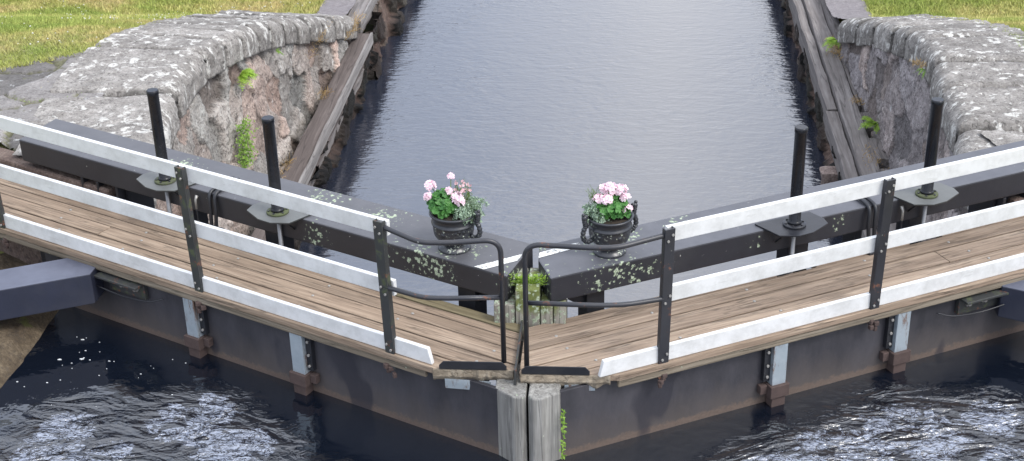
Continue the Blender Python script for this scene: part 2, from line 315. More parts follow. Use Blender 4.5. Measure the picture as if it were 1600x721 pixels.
# ------------------------------------------------------------------ object helpers
def tag(o, label=None, cat=None, group=None, kind=None):
    if label: o['label'] = label
    if cat: o['category'] = cat
    if group: o['group'] = group
    if kind: o['kind'] = kind
    return o
def empty(name, loc, rz=0, **kw):
    o = bpy.data.objects.new(name, None); COL.objects.link(o); o.location = loc; o.rotation_euler = (0, 0, rz)
    o.empty_display_size = .2
    return tag(o, **kw)
def mat4(o):
    w = Matrix.Translation(o.location) @ Matrix.Rotation(o.rotation_euler[2], 4, 'Z')
    return (mat4(o.parent) @ w) if o.parent else w
class MB:
    def __init__(s): s.v = []; s.f = []; s.sm = []
    def add(s, vs, fs, smooth=False):
        k = len(s.v); s.v += [Vector(a) for a in vs]; s.f += [tuple(i + k for i in f) for f in fs]; s.sm += [smooth] * len(fs); return s
    def box(s, c, d, rz=0, T=None):
        x, y, z = (a / 2 for a in d); vs = []
        for sx, sy, sz in ((-1,-1,-1),(1,-1,-1),(1,1,-1),(-1,1,-1),(-1,-1,1),(1,-1,1),(1,1,1),(-1,1,1)):
            p = Vector((sx * x, sy * y, sz * z))
            if rz: p = Matrix.Rotation(rz, 3, 'Z') @ p
            p = p + Vector(c); vs.append(T(*p) if T else p)
        return s.hexa(vs)
    def hexa(s, vs):
        return s.add(vs, [(0,3,2,1),(4,5,6,7),(0,1,5,4),(1,2,6,5),(2,3,7,6),(3,0,4,7)])
    def rng(s, x0, x1, y0, y1, z0, z1, T):
        vs = [T(a, b_, c) for c in (z0, z1) for a, b_ in ((x0, y0), (x1, y0), (x1, y1), (x0, y1))]
        return s.hexa(vs)
    def prism(s, poly, z0, z1):
        n = len(poly)
        vs = [Vector((p[0], p[1], z0)) for p in poly] + [Vector((p[0], p[1], z1)) for p in poly]
        return s.add(vs, [tuple(range(n))[::-1], tuple(range(n, 2 * n))] + [(i, (i + 1) % n, n + (i + 1) % n, n + i) for i in range(n)])
    def tube(s, pts, r, seg=12, caps=True, closed=False):
        pts = [Vector(p) for p in pts]; n = len(pts); rr = r if isinstance(r, (list, tuple)) else [r] * n
        t0 = (pts[1] - pts[0]).normalized(); a = Vector((0, 0, 1)) if abs(t0.z) < .9 else Vector((1, 0, 0))
        nrm = t0.cross(a).normalized(); vs = []
        for i, p in enumerate(pts):
            t = (pts[min(i + 1, n - 1)] - pts[max(i - 1, 0)]).normalized()
            nrm = (nrm - t * nrm.dot(t)).normalized(); bn = t.cross(nrm)
            for k in range(seg):
                an = 2 * math.pi * k / seg; vs.append(p + (nrm * math.cos(an) + bn * math.sin(an)) * rr[i])
        fs = [(i * seg + k, i * seg + (k + 1) % seg, (i + 1) * seg + (k + 1) % seg, (i + 1) * seg + k) for i in range(n - 1) for k in range(seg)]
        k0 = len(s.v); s.add(vs, fs, True)
        if caps:
            s.f += [tuple(k0 + k for k in range(seg))[::-1], tuple(k0 + (n - 1) * seg + k for k in range(seg))]; s.sm += [False, False]
        return s
    def lathe(s, c, prof, seg=32, smooth=True):
        c = Vector(c); vs = []; n = len(prof)
        for (r, z) in prof:
            for k in range(seg):
                a = 2 * math.pi * k / seg; vs.append(c + Vector((r * math.cos(a), r * math.sin(a), z)))
        fs = [(i * seg + k, i * seg + (k + 1) % seg, (i + 1) * seg + (k + 1) % seg, (i + 1) * seg + k) for i in range(n - 1) for k in range(seg)]
        k0 = len(s.v); s.add(vs, fs, smooth)
        s.f += [tuple(k0 + k for k in range(seg))[::-1], tuple(k0 + (n - 1) * seg + k for k in range(seg))]; s.sm += [False, False]
        return s
    def ball(s, c, r, sc=(1, 1, 1), seg=12, rings=8):
        c = Vector(c); vs = []; 
        for i in range(1, rings):
            ph = math.pi * i / rings
            for k in range(seg):
                a = 2 * math.pi * k / seg
                vs.append(c + Vector((r * sc[0] * math.sin(ph) * math.cos(a), r * sc[1] * math.sin(ph) * math.sin(a), r * sc[2] * math.cos(ph))))
        vs += [c + Vector((0, 0, r * sc[2])), c - Vector((0, 0, r * sc[2]))]; t = len(vs) - 2
        fs = [(i * seg + k, i * seg + (k + 1) % seg, (i + 1) * seg + (k + 1) % seg, (i + 1) * seg + k)[::-1] for i in range(rings - 2) for k in range(seg)]
        fs += [(t, k, (k + 1) % seg) for k in range(seg)] + [(t + 1, (rings - 2) * seg + (k + 1) % seg, (rings - 2) * seg + k) for k in range(seg)]
        return s.add(vs, fs, True)
    def build(s, name, mat, parent=None, loc=(0, 0, 0), bev=0, tint=None):
        if parent is not None: inv = mat4(parent).inverted()
        else: inv = Matrix.Translation(-Vector(loc))
        me = bpy.data.meshes.new(name); me.from_pydata([tuple(inv @ v) for v in s.v], [], s.f)
        me.polygons.foreach_set('use_smooth', s.sm)
        me.materials.append(mat); me.update()
        o = bpy.data.objects.new(name, me); COL.objects.link(o)
        if parent is not None: o.parent = parent
        else: o.location = loc
        if tint is not None:
            ca = me.color_attributes.new('tint', 'FLOAT_COLOR', 'POINT')
            ca.data.foreach_set('color', np.array(tint, dtype=np.float32).ravel())
        if bev:
            md = o.modifiers.new('bevel', 'BEVEL'); md.width = bev; md.segments = 2; md.limit_method = 'ANGLE'; md.angle_limit = R(40)
        return o
def clip(poly, a, b, c):
    """keep the part of a convex polygon where a*x + b*y >= c"""
    out = []
    for i in range(len(poly)):
        p, q = poly[i], poly[(i + 1) % len(poly)]
        dp, dq = a * p[0] + b * p[1] - c, a * q[0] + b * q[1] - c
        if dp >= 0: out.append(p)
        if dp * dq < 0:
            t = dp / (dp - dq); out.append((p[0] + (q[0] - p[0]) * t, p[1] + (q[1] - p[1]) * t))
    return out
def smooth_path(pts, n=6, rad=None):
    """Catmull-Rom through the points"""
    P = [Vector(p) for p in pts]; P = [P[0] * 2 - P[1]] + P + [P[-1] * 2 - P[-2]]; out = []
    for i in range(1, len(P) - 2):
        for k in range(n):
            t = k / n; a, b_, c, d = P[i - 1], P[i], P[i + 1], P[i + 2]
            out.append(.5 * ((2 * b_) + (c - a) * t + (2 * a - 5 * b_ + 4 * c - d) * t * t + (3 * b_ - a - 3 * c + d) * t ** 3))
    out.append(P[-2]); return out
def round_poly(pts, rads, n=8):
    """polyline with filleted corners"""
    P = [Vector(p) for p in pts]; out = [P[0]]
    for i in range(1, len(P) - 1):
        r = rads[i - 1]; a = P[i] + (P[i - 1] - P[i]).normalized() * r; c = P[i] + (P[i + 1] - P[i]).normalized() * r
        for k in range(n + 1):
            t = k / n; out.append(a * (1 - t) ** 2 + P[i] * 2 * t * (1 - t) + c * t * t)
    out.append(P[-1]); return out

# ------------------------------------------------------------------ water, ground
def leafline(sg, s, t, z=0.):
    return Vector((sg * math.cos(TH) * s - sg * math.sin(TH) * t, math.sin(TH) * s + math.cos(TH) * t, z))
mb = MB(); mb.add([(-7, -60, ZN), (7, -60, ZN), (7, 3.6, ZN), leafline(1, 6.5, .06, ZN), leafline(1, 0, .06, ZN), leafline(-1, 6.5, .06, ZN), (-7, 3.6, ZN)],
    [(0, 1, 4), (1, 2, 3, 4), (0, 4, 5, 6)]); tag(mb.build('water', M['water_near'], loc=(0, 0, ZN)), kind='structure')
mb = MB(); mb.add([leafline(-1, 0, .5, ZF), leafline(1, 6.5, .5, ZF), (8, 220, ZF), (-8, 220, ZF), leafline(-1, 6.5, .5, ZF)], [(0, 1, 2, 3), (0, 3, 4)])
tag(mb.build('water', M['water_far'], loc=(0, 0, ZF)), kind='structure')

# coping edge lines (X, Y)
PL = [(-3.14, 11.25), (-3.18, 10.80), (-3.25, 10.10), (-3.40, 9.30), (-3.50, 8.20), (-3.60, 6.80), (-3.69, 6.15), (-3.73, 5.55), (-3.69, 4.95), (-3.62, 4.35), (-3.48, 3.58), (-3.50, 3.12), (-3.78, 2.92), (-4.2, 3.02)]
PR = [(3.36, 10.60), (3.41, 10.2), (3.45, 9.42), (3.53, 7.60), (3.59, 6.80), (3.62, 6.30), (3.60, 5.94), (3.54, 5.24), (3.53, 4.61), (3.48, 4.16), (3.39, 3.60), (3.45, 3.12), (3.78, 2.92), (4.2, 3.02)]
def edge_at(side, y):
    Q = sorted([(b_, a) for a, b_ in (PL if side < 0 else PR) if b_ > 3.4])
    if y <= Q[0][0]: return Q[0][1]
    for (ya, xa), (yb, xb) in zip(Q, Q[1:]):
        if y <= yb: return xa + (xb - xa) * (y - ya) / (yb - ya)
    return Q[-1][1]
GL = [(-9.0, 3.6), (-7.2, 4.6), (-5.68, 5.49), (-5.2, 5.85), (-4.97, 6.0), (-4.80, 6.5)]   # where the lawn begins on the left
GR = [(4.6, 6.6), (5.6, 6.3), (7.5, 5.9), (9, 5.7)]
def lawn_y(G, x):
    G = sorted(G)
    for a, b_ in zip(G, G[1:]):
        if a[0] <= x <= b_[0]: return a[1] + (b_[1] - a[1]) * (x - a[0]) / (b_[0] - a[0])
    return 99 if x > G[-1][0] else G[0][1]
LAWN_OFF = 1.17        # the lawn starts this far behind the coping edge where the bank slopes
def is_lawn(sg, x, y):
    if y > 11.35: return abs(x) > (3.82 if sg < 0 else 3.96)
    if y > (6.1 if sg < 0 else 6.0) and abs(x) - abs(edge_at(sg, y)) > LAWN_OFF - (.22 if sg > 0 else 0) + .05 * noise.noise(Vector((x * 3, y * 3, 1))) - max(0, y - 10.2) * .5: return True
    G = GL if sg < 0 else GR
    return min(g[0] for g in G) < x < max(g[0] for g in G) and y > lawn_y(G, x)
def ground(side):
    sg = side; ys = [3.2 + .10 * k for k in range(91)] + [12.3, 13, 15, 20, 40, 100, 250]
    offs = [0, .1, .2, .3, .4, .5, .6, .7, .8, .9, 1, 1.2, 1.4, 1.6, 1.8, 2, 2.4, 2.8, 3.2, 3.6, 4, 5, 6, 10, 30, 200]; mb = MB(); m_ = len(offs); vs = []
    for y in ys:
        x0 = edge_at(sg, y) + sg * (.5 if y < 11.3 else .16)
        if y < 4.0: x0 = sg * 4.4
        for o_ in offs:
            x = x0 + sg * o_; yy = y
            if y == ys[0]: yy = max(2.2, .93 / math.cos(TH) + math.tan(TH) * abs(x)) + .05 if o_ < 200 else 60
            vs.append((x, yy if yy < y + 900 else y, 0))
    # rows behind the gate line follow the pier; elsewhere a plain grid
    V = []
    for k, (x, y, _) in enumerate(vs):
        ymin = .95 / math.cos(TH) + math.tan(TH) * abs(x)
        y2 = max(y, min(ymin, 8)) if abs(x) < 13 else y
        V.append((x, y2, surf(y2) - (.035 if is_lawn(sg, x, y2) or abs(x) > 8 else .11)))
    mb.add(V, [(j * m_ + i, j * m_ + i + 1, (j + 1) * m_ + i + 1, (j + 1) * m_ + i)[::sg] for j in range(len(ys) - 1) for i in range(m_ - 1)], True)
    o = mb.build('ground', M['ground'], loc=(0, 0, 0)); tag(o, kind='structure')
    # lower ground beside the near chamber
    mb = MB(); poly = [(sg * 4.9, -60), (sg * 200, -60), (sg * 200, 9), leafline(sg, 9, .94)[:2], leafline(sg, 5.0, .94)[:2], (sg * 4.9, 2.2)]
    mb.add([(x, y, -.40) for x, y in poly], [tuple(range(len(poly)))[::(1 if sg > 0 else -1)]])
    tag(mb.build('ground', M['ground'], loc=(sg * 6, 0, -.40)), kind='structure')
ground(-1); ground(1)
for sg, x0, x1, y0 in ((-1, 3.36, 3.82, 11.35), (1, 3.43, 3.98, 10.75)):
    mb = MB(); nx, ny = 14, 90; vs = []
    for j in range(ny + 1):
        for i in range(nx + 1):
            y = y0 + j * .06 if j < ny else 200
            xe = x1 + .08 * noise.noise(Vector((0, y * 2, sg))); x = x0 + (xe - x0) * i / nx
            vs.append((sg * x, y, surf(y) - .010 + .012 * noise.noise(Vector((x * 6, y * 6, 0)))))
    mb.add(vs, [(j * (nx + 1) + i, j * (nx + 1) + i + 1, (j + 1) * (nx + 1) + i + 1, (j + 1) * (nx + 1) + i)[::sg] for j in range(ny) for i in range(nx)], True)
    tag(mb.build('path', M['gravel'], loc=(sg * x0, y0, -1.4)), kind='structure')

# ------------------------------------------------------------------ masonry
def resample(pts, step):
    P = smooth_path([(x, y, 0) for x, y in pts], 10); out = [P[0]]; acc = 0.; s_all = [0.]
    for i in range(1, len(P)):
        seg = (P[i] - P[i - 1]).length; d = 0
        while acc + (seg - d) >= step:
            d += step - acc; acc = 0; out.append(P[i - 1].lerp(P[i], d / seg))
        acc += seg - d
    return out
def cellinfo(p, sx):
    d, pts = noise.voronoi(Vector((p.x * sx[0], p.y * sx[1], p.z * sx[2])))
    h = noise.cell(pts[0] * 13.7 + Vector((3.1, 5.7, 1.3)))
    return d[1] - d[0], h, noise.cell(pts[0] * 7.3 + Vector((9.1, 2.2, 8.8)))
BAT = {-1: .13, 1: .05}
def masonry(side, P, seams, steps, wallmat, name_lab, cop_lab, width):
    pts = resample(P, .027); n = len(pts); sg = side
    root = empty('stone_wall', (P[7][0], P[7][1], ZF), label=name_lab, cat='stone wall')
    # normals pointing away from the canal
    nor = []
    for i in range(n):
        t = (pts[min(i + 4, n - 1)] - pts[max(i - 4, 0)]).normalized()
        nn = Vector((t.y, -t.x, 0)) if sg < 0 else Vector((-t.y, t.x, 0)); nor.append(nn)
    def blk(a):
        k = 0
        for q in seams:
            if a > q: k += 1
        return k
    # coping
    prof = [(width - .05 * k, 0) for k in range(int((width - .17) / .05))]
    r = .17
    prof += [(r - r * math.sin(a), -(r - r * math.cos(a))) for a in [math.pi / 2 * k / 8 for k in range(9)]]
    prof += [(0, -r - .02 * k) for k in range(1, 9)] + [(.03, -.335), (.08, -.34)]
    mb = MB(); tint = []; m_ = len(prof)
    for i in range(n):
        a = i * .027; ds = min([abs(a - q) for q in seams] + [9]); k = blk(a)
        lift = steps[k % len(steps)][0]; push = steps[k % len(steps)][1]
        for j, (d, z) in enumerate(prof):
            wob = .04 * noise.noise(Vector((d * 2.5, k * 3.3, sg)))
            dss = min([abs(a - q - wob) for q in seams] + [9])
            groove = (.035 if pts[i].y > 6.3 else .065 if sg < 0 else .11) * math.exp(-(dss / (.022 if sg < 0 else .032)) ** 2)
            rnd = (.018 if pts[i].y > 6.3 else (.05 if sg < 0 else .085)) * max(0, 1 - dss / .13) ** 2
            p = pts[i] + nor[i] * (d + push)
            lay = .012 * noise.noise(Vector((p.x * .8, p.y * 9, 4))) if p.y > 6.3 and z == 0 else 0
            nz = .013 * noise.fractal(p * 2.2 + Vector((0, 0, z * 2)), 1., 2., 6) + .012 * noise.fractal(p * 12 + Vector((0, 0, z * 12)), 1., 2., 3)
            face = 1 if z < -.1 else 0
            p = p + nor[i] * (face * (groove + rnd + nz))
            zz = surf(pts[i].y) + z + lift + lay + (1 - face) * (nz - groove - rnd * .6)
            mb.v.append(Vector((p.x, p.y, zz)))
            g = .92 + .16 * noise.cell(Vector((k * 5.1, 2.2, sg)));
            if dss < .030: g *= .45
            tint.append((g, g * .985, g * .97, 1))
    for i in range(n - 1):
        for j in range(m_ - 1):
            q = (i * m_ + j, i * m_ + j + 1, (i + 1) * m_ + j + 1, (i + 1) * m_ + j); mb.f.append(q[::sg]); mb.sm.append(True)
    c = mb.build('coping', M['coping'], root, tint=tint)
    if cop_lab: c['label'] = cop_lab
    # face
    mb = MB(); tint = []; nv = 112
    for i in range(n):
        a = i * .027
        for j in range(nv):
            zt_ = surf(pts[i].y) - .30; z = zt_ + (-2.60 - zt_) * j / (nv - 1); p = pts[i] + nor[i] * (.055 - BAT[sg] * max(0, zt_ - z))
            q = Vector((a, p.y * .0, z))
            w = Vector((a + .15 * noise.noise(q * 3), 0, z + .10 * noise.noise(q * 3 + Vector((5, 5, 5)))))
            e, h, h2 = cellinfo(w, (2.3, 1, 1.9) if sg < 0 else (1.6, 1, 2.2))
            off = -.028 * (1 - min(1, e / .05)) ** 1.5 + (.06 if sg < 0 else .03) * (h - .5) * min(1, e / .05) + (.028 if sg < 0 else .024) * noise.fractal(Vector((a, sg, z)) * 4.5, 1., 2., 6) + .010 * noise.fractal(Vector((a, sg, z)) * 20, 1., 2., 3)
            p = p - nor[i] * off; mb.v.append(Vector((p.x, p.y, z)))
            b0 = .80 + .36 * h; warm = h2
            jt = .6 if e < .022 else 1.
            tint.append((b0 * jt * (1 + (.13 if sg < 0 else .05) * warm), b0 * jt * (1 + .0 * warm), b0 * jt * (.985 - .05 * warm), 1))
    for i in range(n - 1):
        for j in range(nv - 1):
            q = (i * nv + j, i * nv + j + 1, (i + 1) * nv + j + 1, (i + 1) * nv + j); mb.f.append(q[::sg]); mb.sm.append(True)
    mb.build('rubble_face', wallmat, root, tint=tint)
    return pts, nor
ptsL, norL = masonry(-1, PL, [.5, .95, 1.4, 1.85, 2.3, 2.75, 3.25, 3.75, 4.25, 4.75, 5.25, 6.35, 7.25, 8.2], [(0, .0), (.02, .0), (-.01, .01), (.015, .0), (-.01, .0), (.012, .01), (-.012, 0), (0, .01), (0, 0), (0, 0)], M['rubble'],
    'lichen covered granite wing wall on the left bank with pinkish rubble face', 'white lichened rounded granite coping', 1.25)
ptsR, norR = masonry(1, PR, [.45, .9, 1.35, 1.8, 2.3, 2.8, 3.3, 3.85, 4.65, 5.40, 6.35, 7.2], [(0, .0), (.015, .0), (-.012, .01), (.012, 0), (-.01, .02), (.0, -.03), (.0, .02), (0, .03), (0, 0)], M['rubble_shaded'],
    'granite wing wall on the right bank with painted shade and stepped rounded coping blocks', 'stepped grey rounded coping blocks', 1.15)

# paving slabs behind the coping
def paving(side, x0, x1, y0, y1, inside):
    st = .03; nx = int((x1 - x0) / st); ny = int((y1 - y0) / st); mb = MB(); tint = []; idx = {}
    for j in range(ny + 1):
        for i in range(nx + 1):
            x = x0 + i * st; y = y0 + j * st
            if not inside(x, y): continue
            p = Vector((x, y, 0)); w = p + .15 * Vector((noise.noise(p * 2), noise.noise(p * 2 + Vector((7, 7, 7))), 0))
            e, h, h2 = cellinfo(w, (1.15, 1.5, 1))
            z = surf(y) - .016 - .04 * (1 - min(1, e / .045)) + .02 * (h - .5) + .012 * noise.fractal(p * 4, 1., 2., 5)
            idx[(i, j)] = len(mb.v); mb.v.append(Vector((x, y, z))); b0 = .8 + .35 * h
            if e < .03: tint.append((b0 * .6, b0 * .62, b0 * .38, 1))
            else: tint.append((b0, b0 * .99, b0 * .97, 1))
    for (i, j) in list(idx):
        if (i + 1, j) in idx and (i, j + 1) in idx and (i + 1, j + 1) in idx:
            mb.f.append((idx[(i, j)], idx[(i + 1, j)], idx[(i + 1, j + 1)], idx[(i, j + 1)])); mb.sm.append(True)
    o = mb.build('paving', M['paving'], loc=(0, 0, 0), tint=tint); tag(o, kind='structure')
def edge_x(P, y):
    Q = [q for q in P if True]
    for a, b_ in zip(Q, Q[1:]):
        if (a[1] - y) * (b_[1] - y) <= 0 and a[1] != b_[1]:
            return a[0] + (b_[0] - a[0]) * (y - a[1]) / (b_[1] - a[1])
    return None
def tloc(sg, x, y): return -sg * math.sin(TH) * x + math.cos(TH) * y
def insL(x, y):
    if tloc(-1, x, y) < .97 or y > 6.9 or is_lawn(-1, x + .05, y - .10): return False
    return x < edge_at(-1, y) - .7
def insR(x, y):
    if tloc(1, x, y) < .97 or y > 6.6 or is_lawn(1, x - .05, y - .10): return False
    return x > edge_at(1, y) + .6
paving(-1, -8.0, -3.9, 2.4, 7.0, insL); paving(1, 3.9, 6.5, 2.4, 6.6, insR)

# grass blades
def blades(side, xr, yr, n):
    cnt = 0; V = []; F = []
    while cnt < n:
        x = random.uniform(*xr); y = random.uniform(*yr)
        if not is_lawn(side, x + .04 * noise.noise(Vector((x * 6, y * 6, 0))), y): continue
        fr = 0 if is_lawn(side, x, y - .12) and is_lawn(side, x - side * .1, y) else 1
        h = (.024 + .030 * random.random() ** 2) * (1 + .5 * fr); w = .0035 + .003 * random.random()
        if y > 9: h *= 1.2; w *= 1.6
        a = random.uniform(0, 6.283); dx, dy = math.cos(a) * w, math.sin(a) * w
        lx, ly = random.gauss(0, h * .45), random.gauss(0, h * .45); k = len(V); z = surf(y) - .040
        V += [(x - dx, y - dy, z), (x + dx, y + dy, z), (x + lx, y + ly, z + h)]; F.append((k, k + 1, k + 2)); cnt += 1
    me = bpy.data.meshes.new('grass'); me.from_pydata(V, [], F); me.materials.append(M['grass'])
    o = bpy.data.objects.new('grass', me); COL.objects.link(o)
    tag(o, kind='stuff', label='short sunburnt lawn of green and straw grass on the %s bank' % ('left' if side < 0 else 'right'), cat='grass')
blades(-1, (-9.5, -3.8), (5.0, 14), 190000)
blades(1, (3.9, 7.4), (5.8, 14), 110000)
mb = MB(); kk = 0
while kk < 420:
    x = random.uniform(-8, -3.9); y = random.uniform(5.6, 12.5); kk += 1
    if not is_lawn(-1, x + .2, y - .2) or noise.noise(Vector((x * .8, y * .8, 3))) < -.05: continue
    r = random.uniform(.006, .012); mb.ball((x, y, surf(y) + .004), r, (1, 1, .8), 5, 4)
tag(mb.build('clover_flowers', M['clover'], loc=(-5, 7, CT)), kind='stuff', label='tiny white clover flowers scattered over the left lawn', cat='flowers')

# ------------------------------------------------------------------ fender timbers and the stones under them
def rough_beam(mb, x0, x1, z0, z1, y0, y1, seed, amp=.012, step=.05, skew=0.):
    """a weathered squared timber along the canal; returns nothing"""
    prof = [(x0, z0), (x0, (z0 + z1) / 2), (x0, z1), ((2 * x0 + x1) / 3, z1), ((x0 + 2 * x1) / 3, z1), (x1, z1), (x1, (z0 + z1) / 2), (x1, z0)]
    n = int((y1 - y0) / step) + 1; vs = []; m_ = len(prof)
    for i in range(n + 1):
        y = y0 + (y1 - y0) * i / n
        for (x, z) in prof:
            q = Vector((x * 5 + seed, y * 1.2, z * 5)); q2 = Vector((x * 18 + seed, y * 5, z * 18))
            vs.append((x + skew * (y - y0) + amp * noise.noise(q) * 1.6 + amp * .7 * noise.noise(q2), y, z + amp * noise.noise(q + Vector((9, 9, 9))) * 1.4 + amp * .6 * noise.noise(q2 + Vector((4, 4, 4)))))
    fs = [(i * m_ + j, i * m_ + (j + 1) % m_, (i + 1) * m_ + (j + 1) % m_, (i + 1) * m_ + j) for i in range(n) for j in range(m_)]
    fs += [tuple(range(m_))[::-1], tuple(n * m_ + j for j in range(m_))]
    mb.add(vs, fs, False)
t = empty('fender_timber', (-3.1, 7, ZF), label='brown weathered fender timber lying along the foot of the left wing wall', cat='timber beam', group='timbers lining the canal')
mb = MB(); rough_beam(mb, -3.23, -3.01, -1.86, -1.60, 2.6, 11.5, 1., .008); mb.build('beam', M['timber_dark'], t, bev=.008)
mb = MB(); rough_beam(mb, -3.008, -2.975, -1.74, -1.592, 2.6, 11.5, 2., .006); o = mb.build('edge_strip', M['timber_edge'], t)
mb = MB(); rough_beam(mb, -3.235, -3.03, -2.02, -1.875, 2.6, 11.4, 2.7, .02); mb.build('lower_beam', M['timber'], t, bev=.008)
t = empty('fender_timber', (-3.3, 11.5, ZF), label='grey weathered plank continuing the left canal edge beside the gravel path', cat='timber beam', group='timbers lining the canal')
mb = MB(); rough_beam(mb, -3.36, -3.17, -1.70, -1.44, 11.52, 17, 3.); rough_beam(mb, -3.36, -3.17, -1.70, -1.44, 17.03, 24, 3.5); mb.build('beam', M['timber'], t, bev=.008)
mb = MB(); rough_beam(mb, -3.168, -3.14, -1.60, -1.435, 11.52, 20, 4., .006); mb.build('edge_strip', M['timber_edge'], t)
t = empty('fender_timber', (3.35, 7, ZF), label='thick grey fender timber with rust coloured dead leaves along the right wing wall', cat='timber beam', group='timbers lining the canal')
mb = MB(); rough_beam(mb, 3.20, 3.42, -1.88, -1.60, 2.6, 20, 5., .008); mb.build('beam', M['timber'], t, bev=.008)
for (a, b_, x1) in ((8.25, 8.75, 3.60), (7.35, 7.95, 3.62), (6.2, 7.1, 3.62), (8.95, 10.9, 3.47)):
    mb = MB(); rough_beam(mb, 3.43, x1, -1.88, -1.615, a, b_, 8. + a, .012); mb.build('packing_block', M['timber'], t, bev=.008)
t = empty('fender_timber', (3.1, 7, ZF), label='narrow splintered outer timber at the waterside of the right fender', cat='timber beam', group='timbers lining the canal')
mb = MB(); rough_beam(mb, 3.045, 3.185, -1.93, -1.665, 2.6, 8.9, 6., .010); rough_beam(mb, 3.06, 3.185, -1.92, -1.655, 8.93, 20, 6.6, .010); mb.build('beam', M['timber'], t, bev=.008)
def revet(sg, xw, xt, y0, y1, ztop, lab, bulge, zlow=-2.7):
    mb = MB(); tint = []; ny = int((y1 - y0) / .035); nz = 30
    for i in range(ny + 1):
        y = y0 + (y1 - y0) * i / ny
        for j in range(nz + 1):
            f = j / nz; z = ztop + (zlow - ztop) * f
            q = Vector((y + .1 * noise.noise(Vector((y * 3, z * 3, 0))), 0, z)); e, h, h2 = cellinfo(q, (2.6, 1, 3.8))
            off = (xt + (xw - xt) * f) + bulge * (.10 * (h - .4) * min(1, e / .08) - .04 * (1 - min(1, e / .1))) + .03 * noise.fractal(Vector((y, z, sg)) * 5, 1., 2., 5)
            mb.v.append(Vector((sg * (off), y, z))); b0 = (.6 + .6 * h) * (.35 if y1 < 12 else .8); tint.append((b0 * (1 + .2 * h2), b0, b0 * .92, 1))  # row under the left timber is darkened to paint in the recess shade
    for i in range(ny):
        for j in range(nz):
            a = i * (nz + 1) + j; mb.f.append((a, a + 1, a + nz + 2, a + nz + 1)[::-sg]); mb.sm.append(True)
    o = mb.build('canal_wall', M['revet'], loc=(sg * xt, y0, ZF), tint=tint); tag(o, label=lab, cat='stone wall')
# offsets are measured from the axis: smaller means further out into the water
revet(-1, 3.10, 3.13, 2.6, 11.5, -1.80, 'wet stones under the left fender timber at the waterline, recess shade painted dark', 1.2)
revet(-1, 3.06, 3.20, 11.48, 30, -1.64, 'rough reddish stone revetment rising from the water beyond the left timber', 1.6)
revet(1, 3.13, 3.16, 2.6, 30, -1.80, 'dark stones beneath the right fender timbers at the waterline', 1.)
mb = MB(); rough_beam(mb, 3.43, 3.50, -2.0, -1.45, 10.9, 30, 11., .02, .06)
tag(mb.build('retaining_edge', M['timber'], loc=(3.5, 10.9, -1.5)), label='low timber edging holding the gravel path above the right fender', cat='edging')
mb = MB(); rough_beam(mb, 2.90, 3.08, -2.25, -1.90, 7.55, 7.80, 14., .04, .03)
tag(mb.build('stone_block', M['revet'], loc=(3.0, 7.6, ZF), bev=.01, tint=[(1.2, 1.2, 1.2, 1)] * len(mb.v)), label='pale broken stone sticking out of the water below the right outer timber', cat='stone')

# ------------------------------------------------------------------ near chamber walls
def near_wall(sg, lab):
    mb = MB(); tint = []; ny = 120; prof = [(3.93, -1.6), (3.96, -.75), (4.0, -.62), (4.05, -.56), (4.13, -.50), (4.25, -.46), (4.4, -.43), (4.6, -.41), (5.0, -.395)]
    ys = [-60, -20, -8] + [-3 + 6.6 * i / ny for i in range(ny + 1)]; fine = []
    for a, b_ in zip(prof, prof[1:]):
        for k in range(5): fine.append((a[0] + (b_[0] - a[0]) * k / 5, a[1] + (b_[1] - a[1]) * k / 5))
    fine.append(prof[-1]); m_ = len(fine)
    for y in ys:
        sh = -.10 + (.10 * (1.2 - y) if y < 1.2 else 0) if y > -1 else .12
        for (x, z) in fine:
            p = Vector((x, y, z)); e, h, h2 = cellinfo(p, (2, 1.6, 2.2)); w = noise.fractal(p * 3, 1., 2., 6)
            mb.v.append(Vector((sg * (x + sh + .05 * w), y, z + .03 * w - .02 * (1 - min(1, e / .05))))); g = .75 + .5 * h; tint.append((g, g * .97, g * .9, 1))
    for i in range(len(ys) - 1):
        for j in range(m_ - 1):
            a = i * m_ + j; mb.f.append((a, a + 1, a + m_ + 1, a + m_)[::-sg]); mb.sm.append(True)
    tag(mb.build('chamber_wall', M['lockstone'], loc=(sg * 4, 0, ZN), tint=tint), label=lab, cat='stone wall')
near_wall(-1, 'damp mossy stone wall sloping into the dark water below the left black arm')
near_wall(1, 'damp mossy stone wall at the dark water below the right black arm')
for sg in (-1, 1):
    mb = MB(); T = lambda s_, t_, z_: leafline(sg, s_, t_, z_)
    mb.rng(4.52, 9.0, .16, .93, -1.5, -.16, T)
    mb.rng(4.52, 9.0, .74, .93, -.158, .10, T)
    o = mb.build('heel_pier', M['revet'], loc=tuple(T(5, .5, ZN)), bev=.02, tint=[(.8, .75, .7, 1)] * 16)
    tag(o, label='dark stone pier that carries the heel of the %s gate under the walkway' % ('left' if sg < 0 else 'right'), cat='stone pier')

